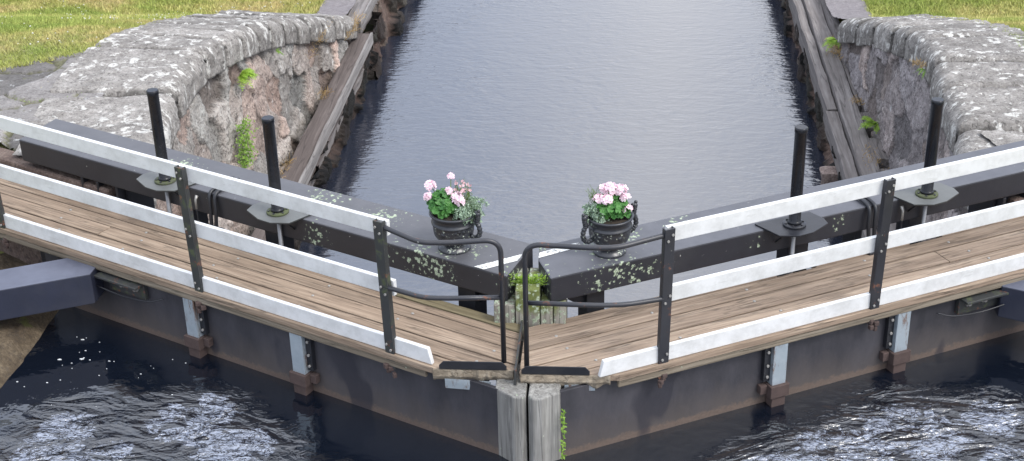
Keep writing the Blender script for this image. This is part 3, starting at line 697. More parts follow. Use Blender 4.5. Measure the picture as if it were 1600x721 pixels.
# ------------------------------------------------------------------ the two gate leaves
def gate(sg, lab):
    T = lambda s_, t_, z_: leafline(sg, s_, t_, z_)
    left = sg < 0
    root = empty('lock_gate', (0, 0, ZN), sg * TH, label=lab, cat='lock gate', group='pair of mitred lock gates')
    mx = -.10 if left else -.092                    # mitre line in X
    half = (lambda poly: clip(poly, -1, 0, -mx + .012)) if left else (lambda poly: clip(poly, 1, 0, mx + .012))
    # --- steel skin facing the chamber
    s0 = .24 if left else .19
    mb = MB(); mb.rng(s0, 4.55, .03, .06, -1.6, -.075, T); mb.build('skin_plate', M['skin'], root, bev=.003)
    mb = MB(); mb.rng(s0, 4.55, .052, .10, -1.6, -.55, T); mb.build('bottom_girder', M['rust'], root)
    # rear plating, hidden mostly by the walkway
    mb = MB(); mb.rng(.85, 4.4, .56, .60, -2.5, -.30, T); mb.build('rear_plate', M['black'], root)
    # --- mitre post, front part below the deck and the block behind it
    xs = (-.235, -.028) if left else (-.012, .195)
    y0 = .26 if left else .22
    mb = MB(); n = 10; fr = []
    base_f = [(xs[0], y0 + .0), (xs[0] + .03, y0 - .045), ((xs[0] + xs[1]) / 2, y0 - .085), (xs[1] - .03, y0 - .07), (xs[1], y0 - .02), (xs[1], .92), (xs[0], .92)]
    if left: base_f = [(xs[0], .16), (xs[0] + .07, .10), (xs[1] - .08, .05), (xs[1] - .02, .05), (xs[1], .08), (xs[1], .80), (xs[0], .80)]
    else: base_f = [(xs[0], .08), (xs[0] + .03, .035), (xs[0] + .09, .04), (xs[1] - .07, .08), (xs[1], .12), (xs[1], .80), (xs[0], .80)]
    mb.prism(base_f, -1.6, -.07); mb.build('mitre_post', M['mitre_wood'], root, bev=.012)
    rear = [(-.315, .87), (-.105, .87), (-.105, 1.15), (-.235, 1.22), (-.315, 1.15)] if left else [(-.085, .87), (.155, .87), (.155, 1.1), (.05, 1.22), (-.085, 1.18)]
    mb = MB(); nseg = 3
    x_a, x_b = (-.30, -.07) if left else (-.065, .205)
    for k in range(nseg):
        a = x_a + (x_b - x_a) * k / nseg; b_ = x_a + (x_b - x_a) * (k + 1) / nseg - .006; inner = (k == 2) if left else (k == 0); zt = .27 if inner else .147
        dy = random.uniform(-.012, .012); y1_ = .96 if inner else .87
        mb.prism([(a, y1_ - .09 + dy), (b_, y1_ - .09 + dy), (b_, 1.2), (a, 1.2)] if inner else [(a, .87 + dy), (b_, .87 + dy), (b_, 1.2), (a, 1.2)], -2.4, zt)
    mb.build('mitre_block', M['mitre_top'], root, bev=.008)
    # --- heel post and the plates that carry the beam there
    mb = MB(); mb.rng(4.40, 4.70, .10, .72, -1.6, -.09, T); mb.build('heel_post', M['black'], root, bev=.01)
    mb = MB(); mb.rng(4.38, 5.05, .82, 1.10, -.40, .147, T)
    for s_ in (4.40, 4.62, 4.80): mb.rng(s_, s_ + .03, .74, .819, -.3, .147, T)
    mb.build('heel_bracket', M['black'], root, bev=.006)
    # --- top beam
    tipf, tipr = ((-.205, .915), (-.125, 1.17)) if left else ((.096, .895), (-.002, 1.155))
    A = T(5.52, .735, 0); Bq = T(5.60, 1.225, 0)
    rx = -.05 if left else 0.0
    # where the rear edge t=1.225 meets the mitre
    sR = .64 if left else .60; C1 = T(sR + .02, 1.225, 0)
    poly = [(A.x, A.y), tipf, tipr] + ([(-.055, 1.30)] if left else [(-.008, 1.30)]) + [((-.055 if left else -.008), 1.36)] + [(Bq.x, Bq.y)]
    # keep the rear edge straight
    yr = None
    u = T(1, 1.225, 0) - T(0, 1.225, 0); p0 = T(0, 1.225, 0); xm = -.055 if left else -.008; yr = p0.y + u.y * (xm - p0.x) / u.x
    poly = [(A.x, A.y), tipf, tipr, (xm, yr), (Bq.x, Bq.y)]
    if not left: poly = poly[::-1]
    mb = MB(); mb.prism(poly[::-1], .150, .350)
    beam = mb.build('top_beam', M['beam_left' if left else 'beam_right'], root, bev=.012)
    # painted white stripe across the beam
    if left: st = [(-.445, 1.045), (-.375, 1.008), (-.150, 1.145), (-.125, 1.215), (-.125, 1.24)]
    else: st = [(-.002, 1.19), (.12, 1.265), (.30, 1.375), (.27, 1.43), (.20, 1.40), (-.002, 1.265)]
    mb = MB(); mb.prism(st, .3515, .3535); sm = mb.build('painted_stripe', M['stripe'], beam)
    mb = MB()
    # --- struts between gate and beam
    def strut(s_a, s_b, t_a=.80, t_b=.95, z0=-2.4):
        q = MB(); q.rng(s_a, s_b, t_a, t_b, z0, .149, T); q.build('strut', M['black'], root, bev=.005)
    if left: strut(.93, 1.08); strut(2.72, 2.88); strut(3.62, 3.74); strut(.66, .80, .84, 1.0)
    else: strut(.80, .94); strut(2.46, 2.64); strut(3.55, 3.70); strut(.36, .47, .84, 1.0); strut(3.05, 3.12)
    q = MB()
    if left: q.add([T(.93, .86, .148), T(.93, .86, -.02), T(.70, .86, .148), T(.93, .875, .148), T(.93, .875, -.02), T(.70, .875, .148)], [(0, 1, 2), (5, 4, 3), (0, 3, 4, 1), (1, 4, 5, 2), (2, 5, 3, 0)])
    else: q.add([T(.80, .84, .148), T(.80, .84, .0), T(.60, .84, .148), T(.80, .855, .148), T(.80, .855, .0), T(.60, .855, .148)], [(0, 1, 2), (5, 4, 3), (0, 3, 4, 1), (1, 4, 5, 2), (2, 5, 3, 0)])
    q.build('gusset', M['black'], root)
    # --- walkway
    deck = MB(); 
    if left: edges = [-.065, .085, .245, .405, .53, .615]
    else: edges = [-.065, .10, .285, .475, .645]
    SE = 6.6 if left else 6.4
    def plank(dst, s_a, s_b, t_a, t_b, z0=-.048, z1=0., front=None):
        poly = [tuple(T(a, b_, 0)[:2]) for a, b_ in ((s_a, t_a), (s_b, t_a), (s_b, t_b), (s_a, t_b))]
        poly = half(poly)
        fy = .275 if left else .235
        poly = clip(poly, 0, 1, fy if front is None else front) if s_a < .8 else poly
        if len(poly) > 2:
            if left: poly = poly[::-1]
            dst.prism(poly, z0, z1)
    for k, (a, b_) in enumerate(zip(edges, edges[1:])):
        z1 = random.uniform(-.003, .002)
        j = [1.9, 3.3, 99, 2.6, 4.0][k % 5]; g = .0065
        cuts = [-.6, SE] if k != 2 else [-.6, (4.15 if left else 3.55), SE]
        for c0, c1 in zip(cuts, cuts[1:]):
            plank(deck, c0 + .003, c1 - .003, a + g, b_ - g, z1=z1 + random.uniform(-.001, .001))
    # split off the front corner planks by the kick plate line
    dk = deck.build('walkway', M['deck_left' if left else 'deck_right'], root, bev=.004)
    eb = MB(); a, b_ = edges[-1] + .004, .715 if left else .758
    z1 = .004 if left else 0
    if left: rngs = [(-.6, 2.50), (2.76, 3.66), (3.92, SE)]
    else: rngs = [(-.6, 2.28), (2.62, 3.46), (3.76, SE)]
    for c0, c1 in rngs: plank(eb, c0, c1, a, b_, z1=z1)
    eo = eb.build('edge_board', M['edge_wood' if left else 'deck_right'], root, bev=.005)
    if left: eo['label'] = 'olive mossy rear edge board'
    # joist edges below
    q = MB(); 
    q.rng(.78 if left else .62, SE, -.050, -.022, -.105, -.050, T); q.rng(.9, SE, .60, .64, -.16, -.052, T)
    q.build('edge_joist', M['old_wood'], root, bev=.008)
    for s_ in np.arange(1.2, 4.5, .8):
        q = MB(); q.rng(s_, s_ + .06, .062, .60, -.16, -.052, T); q.build('deck_support', M['black'], root)
    q = MB(); q.rng(.3, .9, .3, .6, -.16, -.052, T); q.build('deck_support', M['black'], root)
    # frayed corner pieces at the kick plate
    q = MB()
    fy = .262 if left else .222
    if left: xa, xb = -.66, -.12
    else: xa, xb = -.075, .52
    NS = 26; vs = []
    for k in range(NS + 1):
        x = xa + (xb - xa) * k / NS
        f1 = fy + .004 + .014 * noise.noise(Vector((x * 22, 1, sg))); zb2 = -.088 + .03 * noise.noise(Vector((x * 13, 5, sg))) ; zm = -.052
        vs += [(x, f1, -.004), (x, f1 - .010 - .02 * max(0, noise.noise(Vector((x * 30, 9, 2)))), zm), (x, f1 + .006, zb2), (x, f1 + .07, zb2), (x, f1 + .07, -.004)]
    q.add(vs, [(k * 5 + a, k * 5 + (a + 1) % 5, k * 5 + 5 + (a + 1) % 5, k * 5 + 5 + a) for k in range(NS) for a in range(5)] + [(4, 3, 2, 1, 0), tuple(NS * 5 + a for a in range(5))])
    q.build('splintered_edge', M['old_wood'], root, bev=.006)
    # hanging galvanised sheet under the corner
    q = MB()
    if left: q.prism([(-.58, .262), (-.27, .235), (-.27, .24), (-.58, .267)], -.15, -.075)
    else: q.prism([(.22, .215), (.42, .235), (.42, .24), (.22, .22)], -.125, -.075)
    if left: q.v[1 if False else 0].z = -.085
    q.build('sheet_scrap', M['galv'], root)
    # --- toe board, rails
    e0 = .735 if left else .49
    def rail(name, s_a, s_b, t_a, t_b, z0, z1, lean=True, cut=.0):
        sh = .036 * ((z0 + z1) / 2) if lean else 0
        q = MB(); vs = []
        for z in (z0, z1):
            for (a, b_) in ((s_a + (cut if z == z1 else 0), t_a), (s_b, t_a), (s_b, t_b), (s_a + (cut if z == z1 else 0), t_b)): vs.append(T(a, b_ - sh, z))
        q.hexa(vs if not left else [vs[i] for i in (1, 0, 3, 2, 5, 4, 7, 6)]); return q.build(name, M['white'], root, bev=.004)
    rail('toe_board', e0, 6.6, -.035, -.002, .002, .118, False, .03)
    rail('mid_rail', 1.02 if left else .985, 6.6, -.004, .030, .442, .556)
    rail('top_rail', 1.03 if left else .96, 6.6, -.004, .030, .893, 1.002)
    # --- posts, two flats each
    for s_ in ((1.07, 2.80, 4.92) if left else (.955, 2.635, 4.6)):
        q = MB(); w = .036
        lo, hi = -.125, 1.012
        for (a, b_, ta, tb) in ((s_ - w, s_ + w, -.052, -.041), (s_ - w, s_ - w + .010, -.041, -.010), (s_ + w - .010, s_ + w, -.041, -.010)):
            vs = [T(a_, b2 - .036 * z, z) for z in (lo, hi) for (a_, b2) in ((a, ta), (b_, ta), (b_, tb), (a, tb))]
            q.hexa(vs if not left else [vs[i] for i in (1, 0, 3, 2, 5, 4, 7, 6)])
        po = q.build('railing_post', M['black_mossy' if left else 'black_worn'], root, bev=.002)
        for z, dx in ((.97, .018), (.93, -.014), (.52, .018), (.47, -.014), (.07, .018), (.03, -.014)):
            q = MB(); c = T(s_ + dx, -.052 - .036 * z, z); d = T(0, -1, 0) - T(0, 0, 0); q.tube([c, c + d * .010], .009, 8); q.build('bolt', M['bolt'], po)
        q = MB()
        for k in range(4): q.box(tuple(T(s_ + random.uniform(-.03, .03), -.045 + random.uniform(-.01, .01), -.105 - .02 * k)), (.045 - .006 * k, .035, .035), random.uniform(0, 1))
        q.build('foot_bracket', M['rust'], po, bev=.006)
    # --- bent tube hoop near the mitre
    if left:
        hoop = [T(1.07, -.055, .968), T(1.02, -.06, .965), (-.70, .265, .945), (-.52, .262, .945), (-.185, .300, .955), (-.185, .302, .04)]; rads = [.05, .07, .07, .11]
        mid = [T(1.07, -.055, .52), T(1.02, -.055, .518), (-.70, .292, .525), (-.54, .290, .525), (-.187, .305, .530)]; mr = [.03, .08, .08]
    else:
        hoop = [T(.955, -.055, .962), T(.90, -.06, .962), (.56, .222, .95), (.38, .215, .95), (-.028, .245, .955), (-.030, .25, .04)]; rads = [.03, .07, .07, .11]
        mid = [T(.955, -.055, .50), T(.90, -.055, .500), (.61, .270, .512), (.43, .255, .512), (-.028, .262, .518)]; mr = [.03, .08, .08]
    q = MB(); q.tube(round_poly(hoop, rads), .0175, 12); q.build('guard_hoop', M['black_worn'], root)
    q = MB(); q.tube(round_poly(mid, mr), .0165, 12); q.build('hoop_crossbar', M['black_worn'], root)
    # --- kick plate under the hoop
    q = MB(); fy = .262 if left else .222
    xa, xb = (-.615, -.165) if left else (-.065, .385)
    for (aa, bb, z0, z1, y_a, y_b) in ((xa, xb, .0, .062, fy, fy + .008), (xa + .01, xb - .01, .003, .010, fy + .008, fy + .05)):
        if z1 > .05:
            cx = .03; pr = [(aa, z0), (bb, z0), (bb, z0 + .03), (bb - cx, z1), (aa + cx, z1), (aa, z0 + .03)]
            k0 = [Vector((x, y_a, z)) for x, z in pr] + [Vector((x, y_b, z)) for x, z in pr]
            q.add(k0, [tuple(range(6)), tuple(range(6, 12))[::-1]] + [(i, 6 + i, 6 + (i + 1) % 6, (i + 1) % 6) for i in range(6)])
        else: q.box(((aa + bb) / 2, (y_a + y_b) / 2, (z0 + z1) / 2), (bb - aa, y_b - y_a, z1 - z0))
    q.build('kick_plate', M['black'], root, bev=.003)
    if left:
        q = MB(); q.add([(-.118, .20, -.06), (-.098, .20, -.06), (-.092, .62, .03), (-.112, .62, .03), (-.118, .23, .09), (-.098, .23, .09), (-.092, .80, .045), (-.112, .80, .045)][:0], [])
        q.box((-.104, .56, .012), (.014, .66, .05), 0); q.box((-.104, .215, -.01), (.016, .05, .12), 0); q.build('meeting_strip', M['black_mossy'], root, bev=.003)
    # --- bolts in the deck
    for s_ in (.45, 1.25, 2.05, 2.9, 3.75, 4.6):
        for t_ in ((.02, .16, .33, .47) if left else (.03, .19, .38, .56)):
            p_ = T(s_ + random.uniform(-.12, .12), t_ + random.uniform(-.02, .02), .0015)
            if abs(p_.x - mx) < .12 or p_.y < (.34 if left else .3) and s_ < .8: continue
            q = MB(); q.lathe(p_, [(.011, -.004), (.0115, .001), (.007, .0045)], 10); q.build('bolt', M['bolt'], dk)
    # --- sluice tubes on their plates
    for i, s_ in enumerate((2.632, 3.785) if left else (2.43, 3.605)):
        zp = .358
        q = MB(); w1, w2 = .27, .17; sh = .02 if left else -.0
        c = T(s_, 0, 0)
        pl = [(s_ - w1, 1.0 - .265), (s_ - w1, .70 + .02), (s_ - w2 + .04, .46), (s_ + w2 - .04, .46), (s_ + w1, .62), (s_ + w1, .735)]
        pl = [(s_ - .25, .84), (s_ - .235, .78), (s_ - .19, .60), (s_ - .06, .535), (s_ + .06, .54), (s_ + .235, .615), (s_ + .255, .70), (s_ + .22, .84)]
        pl = [(a, b_ ) for a, b_ in pl]
        # the plate reaches back over the beam's upper face by bolting to its front
        poly = [tuple(T(a, b_ + .0, 0)[:2]) for a, b_ in pl]
        if left: poly = poly[::-1]
        DY = 0
        q.prism(poly, zp - .006, zp + .006)
        po = q.build('tube_plate', M['plate'] if left or i == 1 else M['black'], root, bev=.002)
        for d_ in (-.13, .13):
            q = MB(); q.tube([T(s_ + d_, .62, zp - .01), T(s_ + d_, .731, zp - .12)], .008, 6); q.build('brace', M['black'], po)
        fm = M['flange'] if (left or i == 1) else M['black']
        c = T(s_, .700, zp + .006)
        q = MB(); q.lathe(c, [(.083, 0), (.085, .004), (.085, .014), (.082, .017), (.052, .018)], 28); fo = q.build('flange', fm, root)
        for k in range(6):
            a = k * math.pi / 3 + .3; q = MB(); q.lathe(c + Vector((.068 * math.cos(a), .068 * math.sin(a), .017)), [(.009, 0), (.009, .007), (.006, .009)], 6); q.build('bolt', M['black'], fo)
        H = .755
        q = MB(); q.lathe(c + Vector((0, 0, .019)), [(.052, 0), (.052, .012), (.046, .02), (.044, .022), (.044, H - .04), (.047, H - .038), (.047, H - .004), (.042, H)], 28); q.build('sluice_tube', M['pole'], root)
        q = MB(); q.tube([c + Vector((0, 0, -.01)), T(s_, .700, -.45)], .017, 10); q.build('sluice_rod', M['rod'], root)
    # --- galvanised guides outside the skin with rusty feet
    for s_ in ((1.93, 2.95) if left else (1.90, 2.93)):
        q = MB()
        q.rng(s_ - .075, s_ + .035, -.045, -.036, -.43, -.065, T); q.rng(s_ - .075, s_ - .066, -.036, .028, -.43, -.065, T); q.rng(s_ + .026, s_ + .035, -.036, .028, -.43, -.065, T)
        g = q.build('sluice_guide', M['galv'], root, bev=.002)
        q = MB(); q.rng(s_ - .125, s_ - .077, -.01, .029, -.40, -.065, T); q.build('side_flange', M['black'], g)
        for z in (-.16, -.27, -.36):
            q = MB(); c = T(s_ - .101, -.010, z); q.tube([c, c + (T(0, -1, 0) - T(0, 0, 0)) * .014], .011, 6); q.build('bolt', M['bolt'], g)
        q = MB(); q.rng(s_ - .095, s_ + .055, -.070, .028, -.52, -.425, T); q.rng(s_ - .075, s_ + .035, -.055, .027, -.75, -.521, T); q.rng(s_ - .150, s_ - .096, -.02, .028, -.50, -.43, T)
        q.build('rusty_foot', M['rust'], g, bev=.004)
    # --- hoses and cables at the beam
    s_ = 3.28 if left else 3.10
    for d, zl in ((0, -.02), (.055, .0)):
        q = MB(); pts = [T(s_ + d, 1.0, .37), T(s_ + d, .80, .372), T(s_ + d * 1.0, .715, .34), T(s_ + d - .01, .695, .22), T(s_ + d * .9, .69, .10), T(s_ + d * .8 + .01, .68, zl)]
        q.tube(smooth_path(pts, 6), .015, 10); q.build('hose', M['cable'], root)
    q = MB(); q.rng(s_ - .05, s_ + .09, .64, .73, .02, .07, T); q.rng(s_ - .03, s_ + .03, .62, .735, -.04, .018, T); q.rng(s_ - .06, s_ + .12, .66, .75, -.12, -.042, T); q.build('valve_block', M['black'], root, bev=.006)
    for d_ in (-.045, .02, .062):
        q = MB(); q.rng(s_ + d_, s_ + d_ + .024, .625, .638, .03, .06, T); q.build('cable_clip', M['whitepl'], root, bev=.002)
    s2 = s_ + (.20 if left else .30)
    q = MB(); q.tube([T(s2, .72, .30), T(s2, .70, .27), T(s2, .70, .19)], [.014, .010, .009], 8); q.build('tap', M['bolt'], root)
    q = MB(); q.tube(smooth_path([T(s2, .70, .19), T(s2, .70, .08), T(s2 - .04, .69, -.01), T(s2 - .14, .69, -.03)], 6), .005, 6); q.build('thin_cable', M['cable'], root)
    return root
m, nt, b = newmat('worn white stripe'); v = coord(nt)
c = mix(nt, ramp(nt, noi(nt, v, 22, 7, .8), [(.50, 0.), (.60, 1.)]), (.66, .67, .64), (.12, .12, .12))
LK(nt, c, b.inputs['Base Color']); b.inputs['Roughness'].default_value = .7; M['stripe'] = m
gate(-1, 'left lock gate leaf with plank walkway, white rails and an olive mossy edge board')
gate(1, 'right lock gate leaf with plank walkway, white rails and rust marked railing posts')

# ------------------------------------------------------------------ operating arms
def arm(sg, lab):
    root = empty('operating_arm', (sg * 3.47, 1.7, -.30), label=lab, cat='steel arm', group='black steel arms that move the gates')
    z1 = -.085; z0 = -.345
    top = [(3.42, 1.64), (3.50, 1.90), (3.66, 1.955), (6.6, 3.33 - 2.75), ][:0]
    # axis runs outwards and towards the chamber
    e = [(3.44, 1.64), (3.44, 1.885), (3.63, 1.945), (6.9, 1.945 - .0)]
    pts = [(-3.47, 1.635), (-3.455, 1.875), (-3.64, 1.94), (-6.4, .66), (-6.27, .37)]
    if sg < 0: P = pts
    else: P = [(3.36, 1.68), (3.36, 1.80), (3.47, 1.93), (6.3, .66), (6.2, .37)]
    q = MB(); P2 = P if sg > 0 else P[::-1]
    # counter clockwise seen from above
    area = sum(a[0] * b_[1] - b_[0] * a[1] for a, b_ in zip(P2, P2[1:] + P2[:1]))
    if area < 0: P2 = P2[::-1]
    q.prism(P2, z0, z1); q.build('box_beam', M['arm'], root, bev=.008)
    x = 3.36; T = lambda s_, t_, z_: leafline(sg, s_, t_, z_)
    q = MB(); q.rng(3.42, 3.80, -.012, .027, -.27, -.11, T); q.rng(3.42, 3.86, -.10, -.013, -.145, -.125, T); q.build('hinge_plate', M['black_mossy'], root, bev=.004)
    for s_ in (3.50, 3.64):
        q = MB(); c = T(s_, -.012, -.185); d = T(0, -1, 0) - T(0, 0, 0); q.tube([c, c + d * .012], .026, 6); q.tube([c + d * .012, c + d * .030], .016, 10); q.build('bolt', M['bolt'], root)
    q = MB(); q.tube(smooth_path([T(3.85, -.09, -.22), T(3.6, -.06, -.26), T(3.35, -.05, -.24), T(3.22, -.02, -.20)], 6), .006, 8); q.build('grease_line', M['cable'], root)
arm(-1, 'blue black steel box arm reaching in from the left below the left walkway')
arm(1, 'blue black steel box arm reaching in from the right below the right walkway')

# ------------------------------------------------------------------ urns and flowers
def urn(x, y, rz, lab):
    z = .3505
    root = empty('flower_urn', (x, y, z), rz, label=lab, cat='flower urn', group='cast iron urns on the gate beams')
    c = Vector((x, y, z))
    prof = [(.118, 0), (.120, .008), (.116, .018), (.102, .026), (.098, .034), (.070, .040), (.058, .052), (.056, .062), (.066, .070), (.100, .082), (.128, .100), (.142, .125), (.148, .155), (.149, .185), (.150, .205), (.158, .209), (.158, .217), (.148, .223), (.146, .240), (.154, .262), (.168, .278), (.172, .284), (.171, .291), (.164, .295), (.152, .292), (.146, .280), (.143, .262)]
    q = MB(); q.lathe(c, prof, 48); body = q.build('body', M['urn'], root)
    q = MB(); q.lathe(c + Vector((0, 0, .262)), [(.142, 0), (.142, .008), (.08, .02), (.01, .024)], 24); q.build('soil', M['soil'], root)
    Rm = Matrix.Rotation(rz, 3, 'Z')
    for sgn in ((1,) if x < 0 else (-1, 1)):
        q = MB(); W = lambda a, b_: c + Rm @ Vector((sgn * a, 0, b_))
        pts = smooth_path([W(.143, .130), W(.175, .122), (W(.205, .140)), W(.218, .175), W(.212, .215), W(.198, .245), W(.203, .275), W(.206, .300)], 6)
        rr = [.015 + .005 * math.sin(i * .8) ** 2 for i in range(len(pts))]
        q.tube(pts, rr, 12); q.ball(W(.206, .312), .021, (1, 1, 1.1)); q.ball(W(.190, .322), .014); q.ball(W(.214, .338), .013)
        q.tube(smooth_path([W(.198, .245), W(.180, .258), W(.160, .262)], 4), .012, 10)
        q.build('handle', M['urn'], root)
    return root
urn(-.615, 1.33, R(-25), 'black cast iron urn with flower heads to one side, standing on the left gate beam')
urn(.495, 1.31, R(32), 'black cast iron urn with both handles showing, standing on the right gate beam')

def floret(mb, c, n, r):
    n = n.normalized(); a = n.orthogonal().normalized(); b_ = n.cross(a); a0 = random.uniform(0, 6.28)
    for k in range(5):
        an = a0 + k * 1.2566; d = a * math.cos(an) + b_ * math.sin(an); e = n.cross(d)
        up = n * r * random.uniform(.1, .45)
        p = [c, c + d * r * .55 + e * r * .42 + up * .5, c + d * r * 1.0 + e * r * .28 + up, c + d * r * 1.0 - e * r * .28 + up, c + d * r * .55 - e * r * .42 + up * .5]
        mb.add(p, [(0, 1, 2, 3, 4)], False)
def head(mb, c, R0, n=26, fr=.021):
    for k in range(n):
        z = random.uniform(-.35, 1); a = random.uniform(0, 6.283); s_ = math.sqrt(1 - z * z); d = Vector((s_ * math.cos(a), s_ * math.sin(a), z * .8))
        floret(mb, c + d * R0 * random.uniform(.75, 1.0), d + Vector((random.gauss(0, .2), random.gauss(0, .2), .1)), fr * random.uniform(.8, 1.15))
def gleaf(mb, c, n, r):
    n = n.normalized(); a = n.orthogonal().normalized(); b_ = n.cross(a); m_ = 12; a0 = random.uniform(0, 6.28)
    vs = [c - n * r * .25]
    for k in range(m_ + 1):
        an = a0 + 5.6 * k / m_; rr = r * (1 + .10 * math.sin(k * 2.6)); vs.append(c + (a * math.cos(an) + b_ * math.sin(an)) * rr + n * r * .22 * math.sin(k * 2.1))
    mb.add(vs, [(0, k, k + 1) for k in range(1, m_ + 1)], True)
def geranium(base, cen, rad, n, heads, lab, fl=0):
    root = empty('geranium', tuple(base), label=lab, cat='flowers')
    mb = MB(); st = MB()
    for k in range(n):
        z = random.uniform(-.35, 1); a = random.uniform(0, 6.283); s_ = math.sqrt(1 - z * z); d = Vector((s_ * math.cos(a), s_ * math.sin(a), z))
        f = random.uniform(.55, 1.04)
        p = Vector(cen) + Vector((d.x * rad[0], d.y * rad[1], d.z * rad[2])) * f
        gleaf(mb, p, d + Vector((0, -.25, .5)) + Vector([random.gauss(0, .3) for _ in range(3)]), random.uniform(.016, .030))
        if k % 4 == 0: st.tube([Vector(base) + Vector((random.gauss(0, .02), random.gauss(0, .02), 0)), p], .0022, 4, False)
    mb.build('foliage', M['geran'], root); 
    for (hx, hy, hz, hr, hn) in heads:
        q = MB(); c = Vector((hx, hy, hz)); head(q, c, hr, hn); q.build('flower_head', M['petal'], root)
        st.tube([Vector(base), c], .003, 5, False)
    st.build('stems', M['sprig'], root)
def trailing(base, spots, lab, n=12):
    mb = MB(); st = MB()
    for (x, y, z, ex, ey, ez) in spots:
        for k in range(n):
            p = Vector(base) + Vector((random.gauss(0, .03), random.gauss(0, .03), 0)); e = Vector((x, y, z)) + Vector((random.gauss(0, ex), random.gauss(0, ey), random.gauss(0, ez)))
            midp = (p + e) / 2 + Vector((0, 0, .05)); pts = smooth_path([p, midp, e, e + Vector((random.gauss(0, .01), random.gauss(0, .01), -random.uniform(.01, .05)))], 5)
            st.tube(pts, .0012, 3, False)
            for i, q in enumerate(pts):
                for _ in range(3):
                    nn = Vector([random.gauss(0, 1) for _ in range(3)]).normalized(); a = nn.orthogonal().normalized() * .0085; b_ = nn.cross(a.normalized()) * .0065; o = q + Vector([random.gauss(0, .006) for _ in range(3)])
                    mb.add([o - a, o - b_, o + a, o + b_], [(0, 1, 2, 3)])
    root = empty('trailing_plant', tuple(base), label=lab, cat='plant')
    mb.build('leaves', M['silver'], root); st.build('stems', M['sprig'], root)
def sprigs(base, cen, sp, n, lab, buds, h=.09):
    mb = MB(); bd = MB()
    for k in range(n):
        p = Vector(cen) + Vector((random.gauss(0, sp), random.gauss(0, sp), 0)); tip = p + Vector((random.gauss(0, .03), random.gauss(0, .03), h * random.uniform(.5, 1.1)))
        mb.tube([Vector(base), p, tip], [.0025, .002, .001], 4, False)
        for i in range(7):
            q = p.lerp(tip, i / 6); d = Vector([random.gauss(0, 1) for _ in range(3)]).normalized() * .014; w = Vector((0, 0, 1)).cross(d).normalized() * .0025 if d.xy.length > 1e-4 else Vector((.002, 0, 0))
            mb.add([q - w, q + w, q + d + Vector((0, 0, .008))], [(0, 1, 2)])
        if buds and k % 2 == 0: floret(bd, tip, Vector((random.gauss(0, .4), -.5, .8)), .012)
    root = empty('flowering_sprigs', tuple(base), label=lab, cat='plant'); mb.build('stems', M['sprig'], root)
    if buds: bd.build('buds', M['bud'], root)
zb = .350 + .275
ux, uy = -.615, 1.33
geranium((ux - .02, uy, zb), (ux - .065, uy - .01, zb + .075), (.115, .11, .105), 300,
    [(ux - .155, uy + .02, zb + .205, .036, 26), (ux - .168, uy - .02, zb + .140, .026, 16), (ux + .040, uy - .05, zb + .145, .040, 32), (ux + .066, uy - .07, zb + .120, .026, 16), (ux - .018, uy - .02, zb + .185, .022, 12), (ux - .008, uy + .04, zb + .270, .016, 8)],
    'pink geranium with scattered flower heads growing in the left urn')
trailing((ux + .07, uy - .03, zb), [(ux + .12, uy - .06, zb + .04, .03, .03, .02), (ux + .17, uy - .03, zb + .02, .025, .03, .03), (ux + .08, uy - .09, zb + .035, .03, .03, .02), (ux + .17, uy + .04, zb + .05, .03, .03, .02)], 'silvery small leaved trailing plant spilling over the right rim of the left urn', 20)
sprigs((ux + .03, uy + .05, zb), (ux + .07, uy + .05, zb + .10), .04, 46, 'thin sprigs with small dusky pink buds rising behind the left geranium', True, .11)
ux, uy = .495, 1.31
geranium((ux, uy, zb), (ux + .015, uy, zb + .07), (.125, .12, .095), 300,
    [(ux + .005, uy + .01, zb + .215, .046, 34), (ux + .075, uy + .02, zb + .200, .042, 30), (ux - .04, uy + .03, zb + .205, .032, 20), (ux - .075, uy - .04, zb + .155, .034, 24), (ux - .018, uy - .06, zb + .160, .036, 26), (ux + .105, uy - .01, zb + .155, .030, 20), (ux + .118, uy - .05, zb + .085, .032, 20)],
    'pink geranium with a dense crown of flower heads growing in the right urn')
trailing((ux - .07, uy - .03, zb), [(ux - .12, uy - .05, zb + .05, .03, .03, .025), (ux - .15, uy + .0, zb + .03, .02, .03, .03), (ux - .08, uy - .09, zb + .03, .025, .02, .02)], 'silvery small leaved trailing plant at the left rim of the right urn', 20)
sprigs((ux - .06, uy + .06, zb), (ux - .10, uy + .07, zb + .08), .03, 30, 'thin green sprigs sticking out behind the left side of the right geranium', False, .09)

# ------------------------------------------------------------------ wall plants
def fern(c, out, n, L, mat, lab, name='fern', cat='fern', droop=.6, wid=.25):
    c = Vector(c); mb = MB(); st = MB(); out = Vector(out).normalized(); side = out.cross(Vector((0, 0, 1))).normalized()
    for k in range(n):
        a = random.uniform(-1.2, 1.2); d = (out * math.cos(a) * .7 + side * math.sin(a) + Vector((0, 0, random.uniform(.1, .9)))).normalized(); l = L * random.uniform(.6, 1.1)
        pts = [c + d * l * t + Vector((0, 0, -droop * l * t * t)) for t in [i / 10 for i in range(11)]]
        st.tube(pts, .0015, 3, False)
        for i in range(1, 11):
            tdir = (pts[i] - pts[i - 1]).normalized(); w = tdir.cross(Vector((0, 0, 1))).normalized(); ll = l * wid * math.sin(math.pi * (i + .6) / 11.5)
            for s_ in (-1, 1):
                e = pts[i] + w * s_ * ll + tdir * ll * .35 + Vector((0, 0, random.gauss(0, .004)))
                mb.add([pts[i] - tdir * l * .035, pts[i] + tdir * l * .04, e], [(0, 1, 2)])
    root = empty(name, tuple(c), label=lab, cat=cat); mb.build('fronds', mat, root); st.build('stems', mat, root)
